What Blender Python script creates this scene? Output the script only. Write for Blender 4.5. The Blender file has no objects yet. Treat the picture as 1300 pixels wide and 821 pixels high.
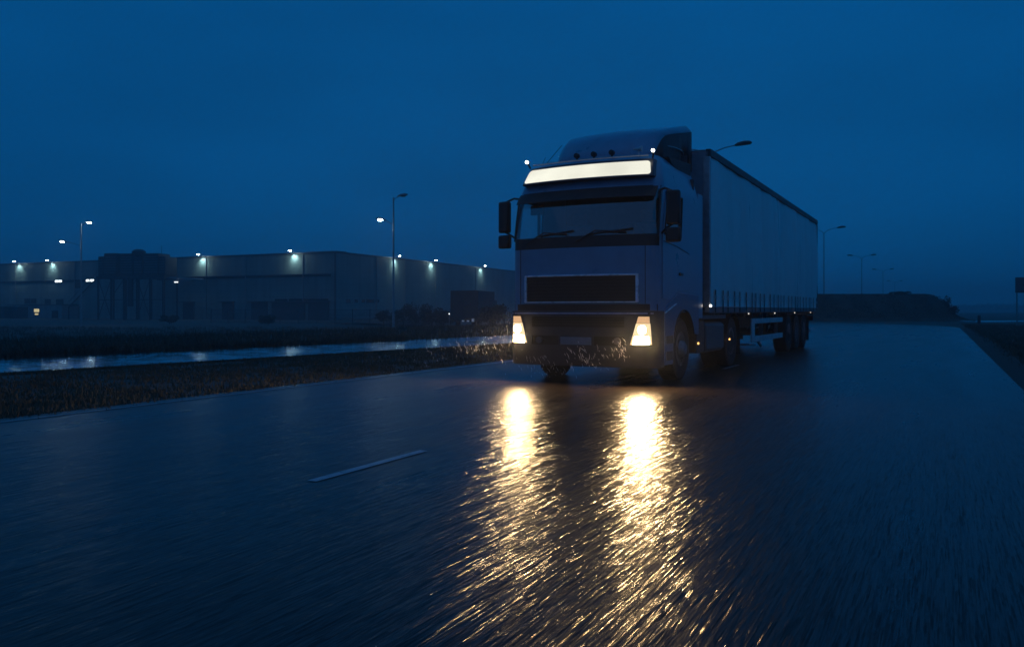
import bpy, bmesh, math, random
import numpy as np
from mathutils import Vector, Matrix
random.seed(7); rng = np.random.default_rng(11)
R = math.radians
scene = bpy.context.scene
COL = scene.collection

# ------------------------------------------------------------------ camera
cam_d = bpy.data.cameras.new('camera')
cam = bpy.data.objects.new('camera', cam_d); COL.objects.link(cam)
cam.location = (0, 0, 1.15); cam.rotation_euler = (R(90), 0, 0)
cam_d.sensor_width = 36; cam_d.lens = 36*1045/1300
cam_d.shift_y = -17.5/1300
cam_d.clip_start = 0.05; cam_d.clip_end = 6000
scene.camera = cam
scene.view_settings.view_transform = 'Standard'
scene.view_settings.look = 'None'
scene.view_settings.gamma = 1.0
scene.view_settings.exposure = 0.0
scene.view_settings.use_curve_mapping = False

# ------------------------------------------------------------------ dusk sky
SUN_EL, SUN_ROT = R(3.0), R(20)
world = bpy.data.worlds.new('World'); scene.world = world; world.use_nodes = True
wn = world.node_tree; wn.nodes.clear()
out = wn.nodes.new('ShaderNodeOutputWorld'); bg = wn.nodes.new('ShaderNodeBackground')
sky = wn.nodes.new('ShaderNodeTexSky'); sky.sky_type = 'NISHITA'; sky.sun_disc = False
sky.sun_elevation = SUN_EL; sky.sun_rotation = SUN_ROT; sky.ozone_density = 6; sky.dust_density = 0.3
bw = wn.nodes.new('ShaderNodeRGBToBW')
pw = wn.nodes.new('ShaderNodeMath'); pw.operation = 'POWER'; pw.inputs[1].default_value = 0.12
# overcast evens the twilight out: compress the sky's range, keep its deep blue hour colour
tint = wn.nodes.new('ShaderNodeMix'); tint.data_type = 'RGBA'; tint.blend_type = 'MULTIPLY'; tint.inputs[0].default_value = 1
tint.inputs[7].default_value = (0.0065, 0.60, 1.95, 1)
# soft cloud layer, brightening upwards from the horizon
tc = wn.nodes.new('ShaderNodeTexCoord'); mp = wn.nodes.new('ShaderNodeMapping'); mp.inputs['Scale'].default_value = (1.2, 1.2, 4.0)
nz = wn.nodes.new('ShaderNodeTexNoise'); nz.inputs['Scale'].default_value = 1.6; nz.inputs['Detail'].default_value = 4
cr = wn.nodes.new('ShaderNodeMapRange'); cr.inputs[1].default_value = 0.3; cr.inputs[2].default_value = 0.7; cr.inputs[3].default_value = 0.86; cr.inputs[4].default_value = 1.12
sx = wn.nodes.new('ShaderNodeSeparateXYZ')
el = wn.nodes.new('ShaderNodeMapRange'); 
el.inputs[1].default_value = 0.0; el.inputs[2].default_value = 0.42; el.inputs[3].default_value = 1.0; el.inputs[4].default_value = 1.5
m1 = wn.nodes.new('ShaderNodeMath'); m1.operation = 'MULTIPLY'
m2 = wn.nodes.new('ShaderNodeMath'); m2.operation = 'MULTIPLY'
L = wn.links.new
L(sky.outputs[0], bw.inputs[0]); L(bw.outputs[0], pw.inputs[0])
L(tc.outputs['Generated'], mp.inputs[0]); L(mp.outputs[0], nz.inputs[0]); L(nz.outputs['Fac'], cr.inputs[0])
L(tc.outputs['Generated'], sx.inputs[0]); L(sx.outputs[2], el.inputs[0])
L(pw.outputs[0], m1.inputs[0]); L(cr.outputs[0], m1.inputs[1])
L(m1.outputs[0], m2.inputs[0]); L(el.outputs[0], m2.inputs[1])
L(m2.outputs[0], tint.inputs[6]); L(tint.outputs[2], bg.inputs[0]); L(bg.outputs[0], out.inputs[0])
bg.inputs[1].default_value = 0.10

sun_d = bpy.data.lights.new('sun', 'SUN'); sun_d.energy = 0.02; sun_d.angle = R(80); sun_d.color = (1, .75, .6)
sun = bpy.data.objects.new('sun', sun_d); COL.objects.link(sun)
sun.rotation_euler = (R(35), 0, R(-25))

# ------------------------------------------------------------------ materials
MATS = {}
def mat(name, col, rough=.6, metal=0., var=.15, scale=8., bump=0., spec=.5, rvar=.1, emit=None, estr=0, coat=0., alpha=None, trans=0., stretch=(1,1,1)):
    if name in MATS: return MATS[name]
    m = bpy.data.materials.new(name); m.use_nodes = True; nt = m.node_tree; p = nt.nodes['Principled BSDF']
    t = nt.nodes.new('ShaderNodeTexCoord'); mp = nt.nodes.new('ShaderNodeMapping'); mp.inputs['Scale'].default_value = stretch
    n = nt.nodes.new('ShaderNodeTexNoise'); n.inputs['Scale'].default_value = scale; n.inputs['Detail'].default_value = 6; n.inputs['Roughness'].default_value = .62
    nt.links.new(t.outputs['Object'], mp.inputs[0]); nt.links.new(mp.outputs[0], n.inputs[0])
    r = nt.nodes.new('ShaderNodeMapRange'); r.inputs[1].default_value = .3; r.inputs[2].default_value = .7
    r.inputs[3].default_value = 1-var; r.inputs[4].default_value = 1+var
    nt.links.new(n.outputs['Fac'], r.inputs[0])
    mx = nt.nodes.new('ShaderNodeVectorMath'); mx.operation = 'SCALE'; mx.inputs[0].default_value = col
    nt.links.new(r.outputs[0], mx.inputs['Scale']); nt.links.new(mx.outputs[0], p.inputs['Base Color'])
    r2 = nt.nodes.new('ShaderNodeMapRange'); r2.inputs[1].default_value = .3; r2.inputs[2].default_value = .7
    r2.inputs[3].default_value = max(.02, rough-rvar); r2.inputs[4].default_value = min(1, rough+rvar)
    nt.links.new(n.outputs['Fac'], r2.inputs[0]); nt.links.new(r2.outputs[0], p.inputs['Roughness'])
    p.inputs['Metallic'].default_value = metal; p.inputs['Specular IOR Level'].default_value = spec
    p.inputs['Coat Weight'].default_value = coat; p.inputs['Coat Roughness'].default_value = .08
    p.inputs['Transmission Weight'].default_value = trans
    if emit: p.inputs['Emission Color'].default_value = (*emit, 1); p.inputs['Emission Strength'].default_value = estr
    if bump:
        b = nt.nodes.new('ShaderNodeBump'); b.inputs['Strength'].default_value = bump; b.inputs['Distance'].default_value = .02
        nt.links.new(n.outputs['Fac'], b.inputs['Height']); nt.links.new(b.outputs[0], p.inputs['Normal'])
    MATS[name] = m; return m
def glow(name, col, s):
    m = bpy.data.materials.new(name); m.use_nodes = True; nt = m.node_tree; nt.nodes.clear()
    o = nt.nodes.new('ShaderNodeOutputMaterial'); e = nt.nodes.new('ShaderNodeEmission')
    e.inputs[0].default_value = (*col, 1); e.inputs[1].default_value = s; nt.links.new(e.outputs[0], o.inputs[0])
    MATS[name] = m; return m
def glass(name, tintc=(.35,.42,.45), mixf=.35, rough=.03):
    m = bpy.data.materials.new(name); m.use_nodes = True; nt = m.node_tree; nt.nodes.clear()
    o = nt.nodes.new('ShaderNodeOutputMaterial'); tr = nt.nodes.new('ShaderNodeBsdfTransparent'); g = nt.nodes.new('ShaderNodeBsdfGlossy')
    tr.inputs[0].default_value = (*tintc, 1); g.inputs['Roughness'].default_value = rough; g.inputs[0].default_value = (.9,.9,.9,1)
    lw = nt.nodes.new('ShaderNodeLayerWeight'); lw.inputs[0].default_value = .5
    pw_ = nt.nodes.new('ShaderNodeMath'); pw_.operation = 'POWER'; pw_.inputs[1].default_value = 3.5; nt.links.new(lw.outputs['Facing'], pw_.inputs[0])
    f = nt.nodes.new('ShaderNodeMath'); f.operation = 'MULTIPLY_ADD'; f.inputs[1].default_value = .85; f.inputs[2].default_value = .19; f.use_clamp = True; nt.links.new(pw_.outputs[0], f.inputs[0])
    mx = nt.nodes.new('ShaderNodeMixShader'); nt.links.new(f.outputs[0], mx.inputs[0]); nt.links.new(tr.outputs[0], mx.inputs[1]); nt.links.new(g.outputs[0], mx.inputs[2])
    nt.links.new(mx.outputs[0], o.inputs[0]); MATS[name] = m; return m

paint = mat('cab_paint', (.12,.27,.385), .32, coat=.5, var=.12, scale=2.5, rvar=.06)
paint_low = mat('bumper_paint', (.13,.18,.26), .42, coat=.2, var=.22, scale=3.5, rvar=.12)
dirt_dark = mat('dark_plastic', (.022,.023,.026), .55, var=.3, scale=14)
rubber = mat('rubber', (.018,.018,.018), .8, var=.3, scale=20)
black = mat('black_trim', (.012,.012,.013), .4, var=.2)
chrome = mat('chrome', (.6,.62,.65), .25, 1.0, var=.1, scale=12)
steel = mat('painted_steel', (.12,.12,.125), .55, .3, var=.3, scale=6)
alu = mat('aluminium', (.5,.51,.53), .42, .8, var=.2, scale=9)
white_rail = mat('white_guard_paint', (.55,.56,.58), .5, var=.2, scale=6)
interior = mat('interior_trim', (.08,.08,.09), .9, var=.2)
seatm = mat('seat_cloth', (.10,.10,.12), .95, var=.2, scale=20)
windglass = glass('windscreen_glass', (.82,.88,.88))
winglass2 = glass('side_glass', (.80,.86,.86))
wetsteel = mat('galvanised_steel', (.25,.26,.27), .45, .6, var=.2, scale=4)

# ------------------------------------------------------------------ mesh helpers
def tag(o, label=None, cat=None, group=None, kind=None):
    if label: o['label'] = label
    if cat: o['category'] = cat
    if group: o['group'] = group
    if kind: o['kind'] = kind
    return o
def empty(name, loc, rz=0, label=None, cat=None, group=None):
    o = bpy.data.objects.new(name, None); COL.objects.link(o); o.location = loc; o.rotation_euler = (0,0,rz); o.empty_display_size = .3
    return tag(o, label, cat, group)
def copy_tree(o, parent=None):
    c = o.copy(); COL.objects.link(c); c.parent = parent
    for ch in list(o.children): copy_tree(ch, c)
    return c
class MB:
    def __init__(s): s.v = []; s.f = []
    def add(s, vs, fs):
        b = len(s.v); s.v += [tuple(map(float, p)) for p in vs]; s.f += [tuple(b+i for i in f) for f in fs]; return s
    def box(s, x0, x1, y0, y1, z0, z1):
        v = [(x,y,z) for x in (x0,x1) for y in (y0,y1) for z in (z0,z1)]
        return s.add(v, [(0,1,3,2),(4,6,7,5),(0,4,5,1),(2,3,7,6),(0,2,6,4),(1,5,7,3)])
    def obox(s, c, u, w, h, a, b, e):
        """box with centre c, half extents a,b,e along unit axes u,w,h"""
        c,u,w,h = map(Vector, (c,u,w,h)); v = [c+u*a*i+w*b*j+h*e*k for i in (-1,1) for j in (-1,1) for k in (-1,1)]
        return s.add(v, [(0,1,3,2),(4,6,7,5),(0,4,5,1),(2,3,7,6),(0,2,6,4),(1,5,7,3)])
    def prism(s, pts, axis, a, b):
        """polygon pts (2-D) extruded along axis from a to b"""
        def mk(p, t): return (t,p[0],p[1]) if axis=='x' else (p[0],t,p[1]) if axis=='y' else (p[0],p[1],t)
        n = len(pts); v = [mk(p,a) for p in pts]+[mk(p,b) for p in pts]
        return s.add(v, [tuple(range(n))[::-1], tuple(range(n,2*n))]+[(i,(i+1)%n,n+(i+1)%n,n+i) for i in range(n)])
    def tube(s, pts, r, n=8, cap=True):
        pts = [Vector(p) for p in pts]; rs = r if isinstance(r,(list,tuple)) else [r]*len(pts)
        b = len(s.v); prev = None
        for i,p in enumerate(pts):
            d = (pts[min(i+1,len(pts)-1)]-pts[max(i-1,0)]).normalized()
            up = Vector((0,0,1)) if abs(d.z) < .95 else Vector((1,0,0))
            x = d.cross(up).normalized()
            if prev is not None and x.dot(prev) < 0: x = -x
            prev = x; y = d.cross(x)
            for k in range(n):
                a = 2*math.pi*k/n; s.v.append(tuple(p+(x*math.cos(a)+y*math.sin(a))*rs[i]))
        for i in range(len(pts)-1):
            for k in range(n): s.f.append((b+i*n+k, b+i*n+(k+1)%n, b+(i+1)*n+(k+1)%n, b+(i+1)*n+k))
        if cap: s.f.append(tuple(b+k for k in range(n))); s.f.append(tuple(b+(len(pts)-1)*n+k for k in range(n)))
        return s
    def lathe(s, prof, c=(0,0,0), axis='x', n=32):
        """prof list of (r, t) along axis"""
        b = len(s.v)
        for r_,t in prof:
            for k in range(n):
                a = 2*math.pi*k/n; q = (math.cos(a)*r_, math.sin(a)*r_)
                p = (t,q[0],q[1]) if axis=='x' else (q[0],t,q[1]) if axis=='y' else (q[0],q[1],t)
                s.v.append((p[0]+c[0],p[1]+c[1],p[2]+c[2]))
        for i in range(len(prof)-1):
            for k in range(n): s.f.append((b+i*n+k, b+i*n+(k+1)%n, b+(i+1)*n+(k+1)%n, b+(i+1)*n+k))
        s.f.append(tuple(b+k for k in range(n))); s.f.append(tuple(b+(len(prof)-1)*n+k for k in range(n)))
        return s
    def grid(s, rows, keep=None):
        b = len(s.v); nu = len(rows[0])
        for r_ in rows: s.v += [tuple(map(float,p)) for p in r_]
        for j in range(len(rows)-1):
            for i in range(nu-1):
                if keep is None or keep(i,j): s.f.append((b+j*nu+i, b+j*nu+i+1, b+(j+1)*nu+i+1, b+(j+1)*nu+i))
        return s
    def build(s, name, m, parent=None, bevel=0, smooth=35, solid=0, recalc=True):
        off = Vector((0,0,0))
        if parent is not None and getattr(s, 'world', False):
            off = Vector((0,0,0)); q_ = parent
            while q_ is not None: off = off+q_.location; q_ = q_.parent
        me = bpy.data.meshes.new(name); me.from_pydata([(x-off.x,y-off.y,z-off.z) for x,y,z in s.v], [], s.f); me.update()
        bm = bmesh.new(); bm.from_mesh(me); bmesh.ops.remove_doubles(bm, verts=bm.verts, dist=1e-5)
        loose = [v for v in bm.verts if not v.link_faces]
        if loose: bmesh.ops.delete(bm, geom=loose, context='VERTS')
        if recalc: bmesh.ops.recalc_face_normals(bm, faces=bm.faces)
        if smooth:
            for f in bm.faces: f.smooth = True
            for e in bm.edges:
                if len(e.link_faces) == 2 and e.calc_face_angle(0) > R(smooth): e.smooth = False
        bm.to_mesh(me); bm.free()
        o = bpy.data.objects.new(name, me); COL.objects.link(o); me.materials.append(m)
        if parent is not None: o.parent = parent
        if solid: md = o.modifiers.new('thickness','SOLIDIFY'); md.thickness = solid; md.offset = 0
        if bevel:
            md = o.modifiers.new('bevel','BEVEL'); md.width = bevel; md.segments = 2; md.limit_method = 'ANGLE'; md.angle_limit = R(40); md.harden_normals = False
        return o
class WB(MB):
    world = True
def np_mesh(name, V, F, m, parent=None, off=(0,0,0)):
    me = bpy.data.meshes.new(name); V = np.asarray(V, dtype=np.float32)-np.array(off, dtype=np.float32); F = np.asarray(F, dtype=np.int32)
    k = F.shape[1]; me.vertices.add(len(V)); me.vertices.foreach_set('co', V.ravel())
    me.loops.add(F.size); me.loops.foreach_set('vertex_index', F.ravel())
    me.polygons.add(len(F)); me.polygons.foreach_set('loop_start', np.arange(0, F.size, k, dtype=np.int32)); me.update(calc_edges=True)
    me.materials.append(m); o = bpy.data.objects.new(name, me); COL.objects.link(o)
    if parent is not None: o.parent = parent
    return o

# ------------------------------------------------------------------ layout of the place
TP = (1195-650)/1045.                       # road heading
PH = math.atan(TP); SN, CS = math.sin(PH), math.cos(PH)
def rd(s, t, z=0): return (s*CS+t*SN, -s*SN+t*CS, z)     # s across (right +), t along the road

def sstep(x): x = np.clip(x, 0, 1); return x*x*(3-2*x)
def ground_z(X, Y):
    X = np.asarray(X, float); Y = np.asarray(Y, float)
    s = X*CS - Y*SN
    drop = -.8*sstep((-s-26)/22.)
    bumpy = .05*np.sin(X*.9+1.3*np.sin(Y*.31))*np.sin(Y*.7+X*.2)
    sc = np.where((s > -17.5) & (s < 2.5), 0, 1)
    return -.04 + drop + bumpy*sc*.5

grass_m = mat('field_grass', (.072,.062,.046), .9, var=.5, scale=1.3, bump=.5)
gx = np.unique(np.concatenate([np.linspace(-2500,-200,12), np.linspace(-200,-40,50), np.linspace(-40,60,120), np.linspace(60,200,30), np.linspace(200,2500,12)]))
gy = np.unique(np.concatenate([np.linspace(-600,-20,8), np.linspace(-20,80,110), np.linspace(80,260,60), np.linspace(260,3500,14)]))
XX, YY = np.meshgrid(gx, gy); ZZ = ground_z(XX, YY); nx_ = len(gx)
V = np.stack([XX.ravel(), YY.ravel(), ZZ.ravel()], 1)
idx = np.arange(len(V)).reshape(XX.shape); F = np.stack([idx[:-1,:-1].ravel(), idx[:-1,1:].ravel(), idx[1:,1:].ravel(), idx[1:,:-1].ravel()], 1)
tag(np_mesh('ground', V, F, grass_m), kind='structure')

# wet asphalt: worn film of water over coarse chippings dragged lengthwise by traffic
def asphalt(name, base, r_lo, r_hi, k, cell=(1/.010, 1/.22), angle=0., fine=.2, wetness=.6, glint=1.0, ior=1.13, coat_ior=1.085, broad=1.8, kx=1.25):
    m = bpy.data.materials.new(name); m.use_nodes = True; nt = m.node_tree; p = nt.nodes['Principled BSDF']; N = nt.nodes.new; K = nt.links.new
    t = N('ShaderNodeTexCoord'); rot = N('ShaderNodeMapping'); rot.vector_type = 'POINT'; rot.inputs['Rotation'].default_value = (0,0,angle)
    K(t.outputs['Object'], rot.inputs[0])
    def facets(sx_, sy_, kk, off):
        mp = N('ShaderNodeMapping'); mp.inputs['Scale'].default_value = (sx_, sy_, 1); mp.inputs['Location'].default_value = (off,off*.37,0); K(rot.outputs[0], mp.inputs[0])
        v = N('ShaderNodeTexVoronoi'); v.voronoi_dimensions = '2D'; v.inputs['Scale'].default_value = 1; K(mp.outputs[0], v.inputs['Vector'])
        a = N('ShaderNodeVectorMath'); a.operation = 'SUBTRACT'; a.inputs[1].default_value = (.5,.5,.5); K(v.outputs['Color'], a.inputs[0])
        b = N('ShaderNodeVectorMath'); b.operation = 'MULTIPLY'; b.inputs[1].default_value = (kk*2*kx, kk*2, 0); K(a.outputs[0], b.inputs[0]); return b, v
    f1, v1 = facets(cell[0], cell[1], k, 0); f2, v2 = facets(cell[0]*.45, cell[1]*.6, k*.7, 13.7); f3, v3 = facets(cell[0]*.62, cell[1]*3., k*.5, 41.)
    s1 = N('ShaderNodeVectorMath'); s1.operation = 'ADD'; K(f1.outputs[0], s1.inputs[0]); K(f2.outputs[0], s1.inputs[1])
    s2 = N('ShaderNodeVectorMath'); s2.operation = 'ADD'; K(s1.outputs[0], s2.inputs[0]); K(f3.outputs[0], s2.inputs[1])
    g = N('ShaderNodeNewGeometry')
    s3 = N('ShaderNodeVectorMath'); s3.operation = 'ADD'; K(s2.outputs[0], s3.inputs[0]); K(g.outputs['Normal'], s3.inputs[1])
    nm = N('ShaderNodeVectorMath'); nm.operation = 'NORMALIZE'; K(s3.outputs[0], nm.inputs[0])
    bp = N('ShaderNodeBump'); bp.inputs['Strength'].default_value = fine; bp.inputs['Distance'].default_value = .004
    nf = N('ShaderNodeTexNoise'); nf.inputs['Scale'].default_value = 60; nf.inputs['Detail'].default_value = 3; K(t.outputs['Object'], nf.inputs[0])
    K(nf.outputs['Fac'], bp.inputs['Height']); K(nm.outputs[0], bp.inputs['Normal']); K(bp.outputs[0], p.inputs['Coat Normal'])
    soft = N('ShaderNodeVectorMath'); soft.operation = 'SCALE'; soft.inputs['Scale'].default_value = .35; K(s2.outputs[0], soft.inputs[0])
    sa = N('ShaderNodeVectorMath'); sa.operation = 'ADD'; K(soft.outputs[0], sa.inputs[0]); K(g.outputs['Normal'], sa.inputs[1])
    sn_ = N('ShaderNodeVectorMath'); sn_.operation = 'NORMALIZE'; K(sa.outputs[0], sn_.inputs[0]); K(sn_.outputs[0], p.inputs['Normal'])
    p.inputs['Coat Weight'].default_value = 1.; p.inputs['Coat IOR'].default_value = coat_ior
    # broad wear bands: wheel tracks and damp patches, stretched along the lane
    mpw = N('ShaderNodeMapping'); mpw.inputs['Scale'].default_value = (.55, .07, 1); K(rot.outputs[0], mpw.inputs[0])
    nw = N('ShaderNodeTexNoise'); nw.inputs['Scale'].default_value = 1.6; nw.inputs['Detail'].default_value = 7; nw.inputs['Roughness'].default_value = .6; K(mpw.outputs[0], nw.inputs[0])
    rr = N('ShaderNodeMapRange'); rr.inputs[1].default_value = .32; rr.inputs[2].default_value = .68; rr.inputs[3].default_value = r_lo; rr.inputs[4].default_value = r_hi; K(nw.outputs['Fac'], rr.inputs[0])
    K(rr.outputs[0], p.inputs['Coat Roughness'])
    rb_ = N('ShaderNodeMath'); rb_.operation = 'MULTIPLY'; rb_.inputs[1].default_value = broad; K(rr.outputs[0], rb_.inputs[0]); K(rb_.outputs[0], p.inputs['Roughness'])
    rc = N('ShaderNodeMapRange'); rc.inputs[1].default_value = .3; rc.inputs[2].default_value = .7; rc.inputs[3].default_value = .7; rc.inputs[4].default_value = 1.35; K(nw.outputs['Fac'], rc.inputs[0])
    sp = N('ShaderNodeSeparateColor'); K(v2.outputs['Color'], sp.inputs[0])
    ra = N('ShaderNodeMapRange'); ra.inputs[3].default_value = .6; ra.inputs[4].default_value = 1.4; K(sp.outputs[2], ra.inputs[0])
    mm = N('ShaderNodeMath'); mm.operation = 'MULTIPLY'; K(rc.outputs[0], mm.inputs[0]); K(ra.outputs[0], mm.inputs[1])
    c = N('ShaderNodeVectorMath'); c.operation = 'SCALE'; c.inputs[0].default_value = base; K(mm.outputs[0], c.inputs['Scale']); K(c.outputs[0], p.inputs['Base Color'])
    p.inputs['IOR'].default_value = ior; p.inputs['Specular IOR Level'].default_value = .5*glint
    MATS[name] = m; return m
road_m = asphalt('wet_asphalt', (.045,.033,.026), .13, .22, .135, cell=(1/.0048, 1/.15), angle=PH)
slip_m = asphalt('wet_smooth_asphalt', (.035,.036,.038), .12, .20, .045, cell=(1/.25, 1/.25), angle=R(35), fine=.04, ior=1.4, coat_ior=1.4, broad=1.0, kx=1.)
line_m = mat('worn_road_paint', (.28,.31,.34), .35, var=.45, scale=9, stretch=(1,1,1))

def ribbon(name, left, right, z, m, sub=1):
    V = []; F = []
    for a, b in zip(left, right): V += [(a[0],a[1],z),(b[0],b[1],z)]
    for i in range(len(left)-1): F.append((2*i,2*i+1,2*i+3,2*i+2))
    o = np_mesh(name, V, F, m); return o
# main road: straight to t=58, then bends away to the left in front of the bank
SL, SR = -8.8, 1.04
lf, rt = [], []
for t in np.linspace(-60, 58, 60): lf.append(rd(SL,t)); rt.append(rd(SR,t))
cx_, cy_, _ = rd(SL-14, 58)     # arc centre on the left
for a in np.linspace(0, R(75), 30)[1:]:
    for lst, rad in ((lf,14.),(rt,14.+SR-SL)):
        s = (SL-14)+rad*math.cos(a); t = 58+rad*math.sin(a); lst.append(rd(s,t))
ex = Vector(lf[-1])-Vector(lf[-2]); ex.normalize()
for d in np.linspace(3, 60, 12): lf.append(Vector(lf[29+58+0 if False else -1])+ex*0 if False else tuple(Vector(rd((SL-14)+14*math.cos(R(75)),58+14*math.sin(R(75))))+ex*d)); rt.append(tuple(Vector(rd((SL-14)+(14+SR-SL)*math.cos(R(75)),58+(14+SR-SL)*math.sin(R(75))))+ex*d))
tag(ribbon('main_road', lf, rt, 0.0, road_m), kind='structure')
tag(ribbon('gravel_shoulder', [rd(SR-.02,t) for t in np.linspace(-60,57,60)], [rd(SR+.75+.08*math.sin(t*1.3)+.05*math.sin(t*3.1),t) for t in np.linspace(-60,57,60)], -.006, mat('gravel', (.085,.075,.065), .9, spec=.15, var=.45, scale=30, bump=.6)), kind='structure')
# service road on the left: diverges towards the warehouse yard
lo, up = [], []
for Y in np.linspace(-30, 31, 50): lo.append((.7*Y-19.8, Y)); up.append((.7*Y-25.6, Y))
for Y in np.linspace(31, 62, 30)[1:]:
    w = float(sstep((Y-31)/12)); lo.append(((.7*Y-19.8)*(1-w)+(TP*Y-13.9)*w, Y)); up.append(((.7*Y-25.6)*(1-w)+(TP*Y-19.5)*w, Y))
tag(ribbon('service_road', up, lo, 0.004, slip_m), kind='structure')
# crossing road far right
tag(ribbon('side_road', [(42.5,84.5),(60,90),(140,108)], [(44.5,77),(62,84.5),(142,103)], -.008, slip_m), kind='structure')
# painted markings
def strip(name, s0, s1, ts, z=.004):
    return ribbon(name, [rd(s0,t) for t in ts], [rd(s1,t) for t in ts], z, line_m)
dash_c = -4.22*CS
first = None
for t0 in (-7.6, 5.62, 17.4):
    o = strip('lane_dash', dash_c-.04, dash_c+.04, np.linspace(t0-1.35, t0, 6))
    o.data.name = 'lane_dash'; tag(o, kind='structure')
    first = o
faint = mat('faded_edge_paint', (.11,.115,.12), .35, var=.7, scale=3)
o = strip('edge_line', SL+.22, SL+.32, np.linspace(-20, 57, 40)); o.data.materials[0] = faint; tag(o, kind='structure')

# grass verges --------------------------------------------------------------
def blades(pts, h0, h1, w=.012, lean=.5):
    n = len(pts); h = rng.uniform(h0, h1, n)*rng.uniform(.5,1.0,n); a = rng.uniform(0, 2*np.pi, n); b = rng.uniform(0, 2*np.pi, n)
    z = ground_z(pts[:,0], pts[:,1]); z = z-.01
    base = np.stack([pts[:,0], pts[:,1], z], 1); side = np.stack([np.cos(a), np.sin(a), 0*a], 1)*(w*rng.uniform(.6,1.6,n))[:,None]
    ln = np.stack([np.cos(b), np.sin(b), 0*b], 1)*(h*lean*rng.uniform(0,1,n))[:,None]; up_ = np.stack([0*h,0*h,h],1)
    V = np.concatenate([base-side, base+side, base+ln*.35+up_*.6+side*.7, base+ln*.35+up_*.6-side*.7, base+ln+up_],0)
    i = np.arange(n); q = np.stack([i,i+n,i+2*n,i+3*n],1); t = np.stack([i+3*n,i+2*n,i+4*n,i+4*n],1)
    tri = np.concatenate([np.stack([i,i+n,i+2*n],1), np.stack([i,i+2*n,i+3*n],1), np.stack([i+3*n,i+2*n,i+4*n],1)])
    return V, tri
def clump(n_cl, per, region, spread):
    c = region(n_cl); k = len(c); p = np.repeat(c, per, 0)+rng.normal(0, spread, (k*per, 2)); return p
def reg_median(n):
    Y = 7+(rng.random(n)**1.3)*52; lo_ = np.where(Y < 31, .7*Y-19.8, np.maximum(.7*Y-19.8, -99)); 
    w = sstep((Y-31)/12); lo_ = (.7*Y-19.8)*(1-w)+(TP*Y-13.9)*w; hi_ = TP*Y-9.92
    lo_ = np.maximum(lo_, -.63*Y-1.5); u = rng.random(n); X = lo_+.05+(hi_-.08-lo_)*u
    ok = hi_ > lo_+.1; return np.stack([X,Y],1)[ok]
def reg_right(n):
    Y = 3+(rng.random(n)**1.5)*62; X = TP*Y+1.85+(rng.random(n)**1.4)*9; ok = X < .66*Y+2; return np.stack([X,Y],1)[ok]
def reg_far(n):
    Y = 17+(rng.random(n)**1.2)*75; w = sstep((Y-31)/12); hi_ = (.7*Y-25.6)*(1-w)+(TP*Y-19.5)*w
    lo_ = -.64*Y-2; X = lo_+(hi_-.1-lo_)*rng.random(n); ok = hi_ > lo_; return np.stack([X,Y],1)[ok]
def edge_pts(n, f, y0, y1, sd):
    Y = y0+(rng.random(n)**1.3)*(y1-y0); return np.stack([f(Y)+rng.normal(0,sd,n), Y],1)
grassb = mat('grass_blades', (.085,.075,.05), .75, var=.5, scale=2.0)
P = np.concatenate([clump(3600, 22, reg_median, .16), edge_pts(7000, lambda Y: TP*Y-10.0, 7, 55, .07), edge_pts(5000, lambda Y: .7*Y-19.65, 10, 31, .07)])
V, F = blades(P, .03, .11); tag(np_mesh('median_grass', V, F, mat('verge_blades', (.10,.088,.052), .8, var=.35, scale=1.5)), kind='stuff', label='dark rough grass on the strip between the two wet roads', cat='grass')
P = np.concatenate([clump(2600, 20, reg_right, .14), edge_pts(3500, lambda Y: TP*Y+2.05, 3, 60, .12)])
V, F = blades(P, .06, .20); tag(np_mesh('roadside_grass', V, F, grassb), kind='stuff', label='dark short grass on the verge right of the main road', cat='grass')
P = np.concatenate([clump(3200, 12, reg_far, .3), edge_pts(5000, lambda Y: .7*Y-25.75, 15, 31, .08)])
V, F = blades(P, .12, .42, w=.02); tag(np_mesh('meadow_grass', V, F, grassb), kind='stuff', label='tall dark meadow grass between the service road and the warehouse', cat='grass')

# ------------------------------------------------------------------ the truck
TH = R(28.06)
TLOC = Vector((1.125, 13.03, 0.0))
TRK = TLOC+Vector((-math.sin(TH), -math.cos(TH), 0))*.12
truck = empty('truck', TRK, -TH, 'blue grey high-roof articulated truck tractor with lit roof panel and glowing headlights', 'truck')
BOW, CR_ = .11, .20
LV = [(1.10,.02,1.235),(1.28,.02,1.242),(1.66,.02,1.245),(2.12,.02,1.245),(2.30,.03,1.245),(2.52,.075,1.245),(2.76,.135,1.245),(3.0,.20,1.245),(3.09,.24,1.235),(3.2,.29,1.205),(3.4,.40,1.15),(3.53,.50,1.10),(3.60,.60,1.03),(3.645,.74,.93)]
def lvl(z):
    zs = [a[0] for a in LV]; return np.interp(z, zs, [a[1] for a in LV]), np.interp(z, zs, [a[2] for a in LV])
def g(x, z):
    yf, w = lvl(z); a = abs(x)
    if a <= w-CR_: return yf-BOW*(1-(a/(w-CR_))**2)
    q = min(a-(w-CR_), CR_); return yf+CR_-math.sqrt(max(CR_**2-q*q, 0))
TT = [1,.82,.62,.47,.33,.19,.05,0]
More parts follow.
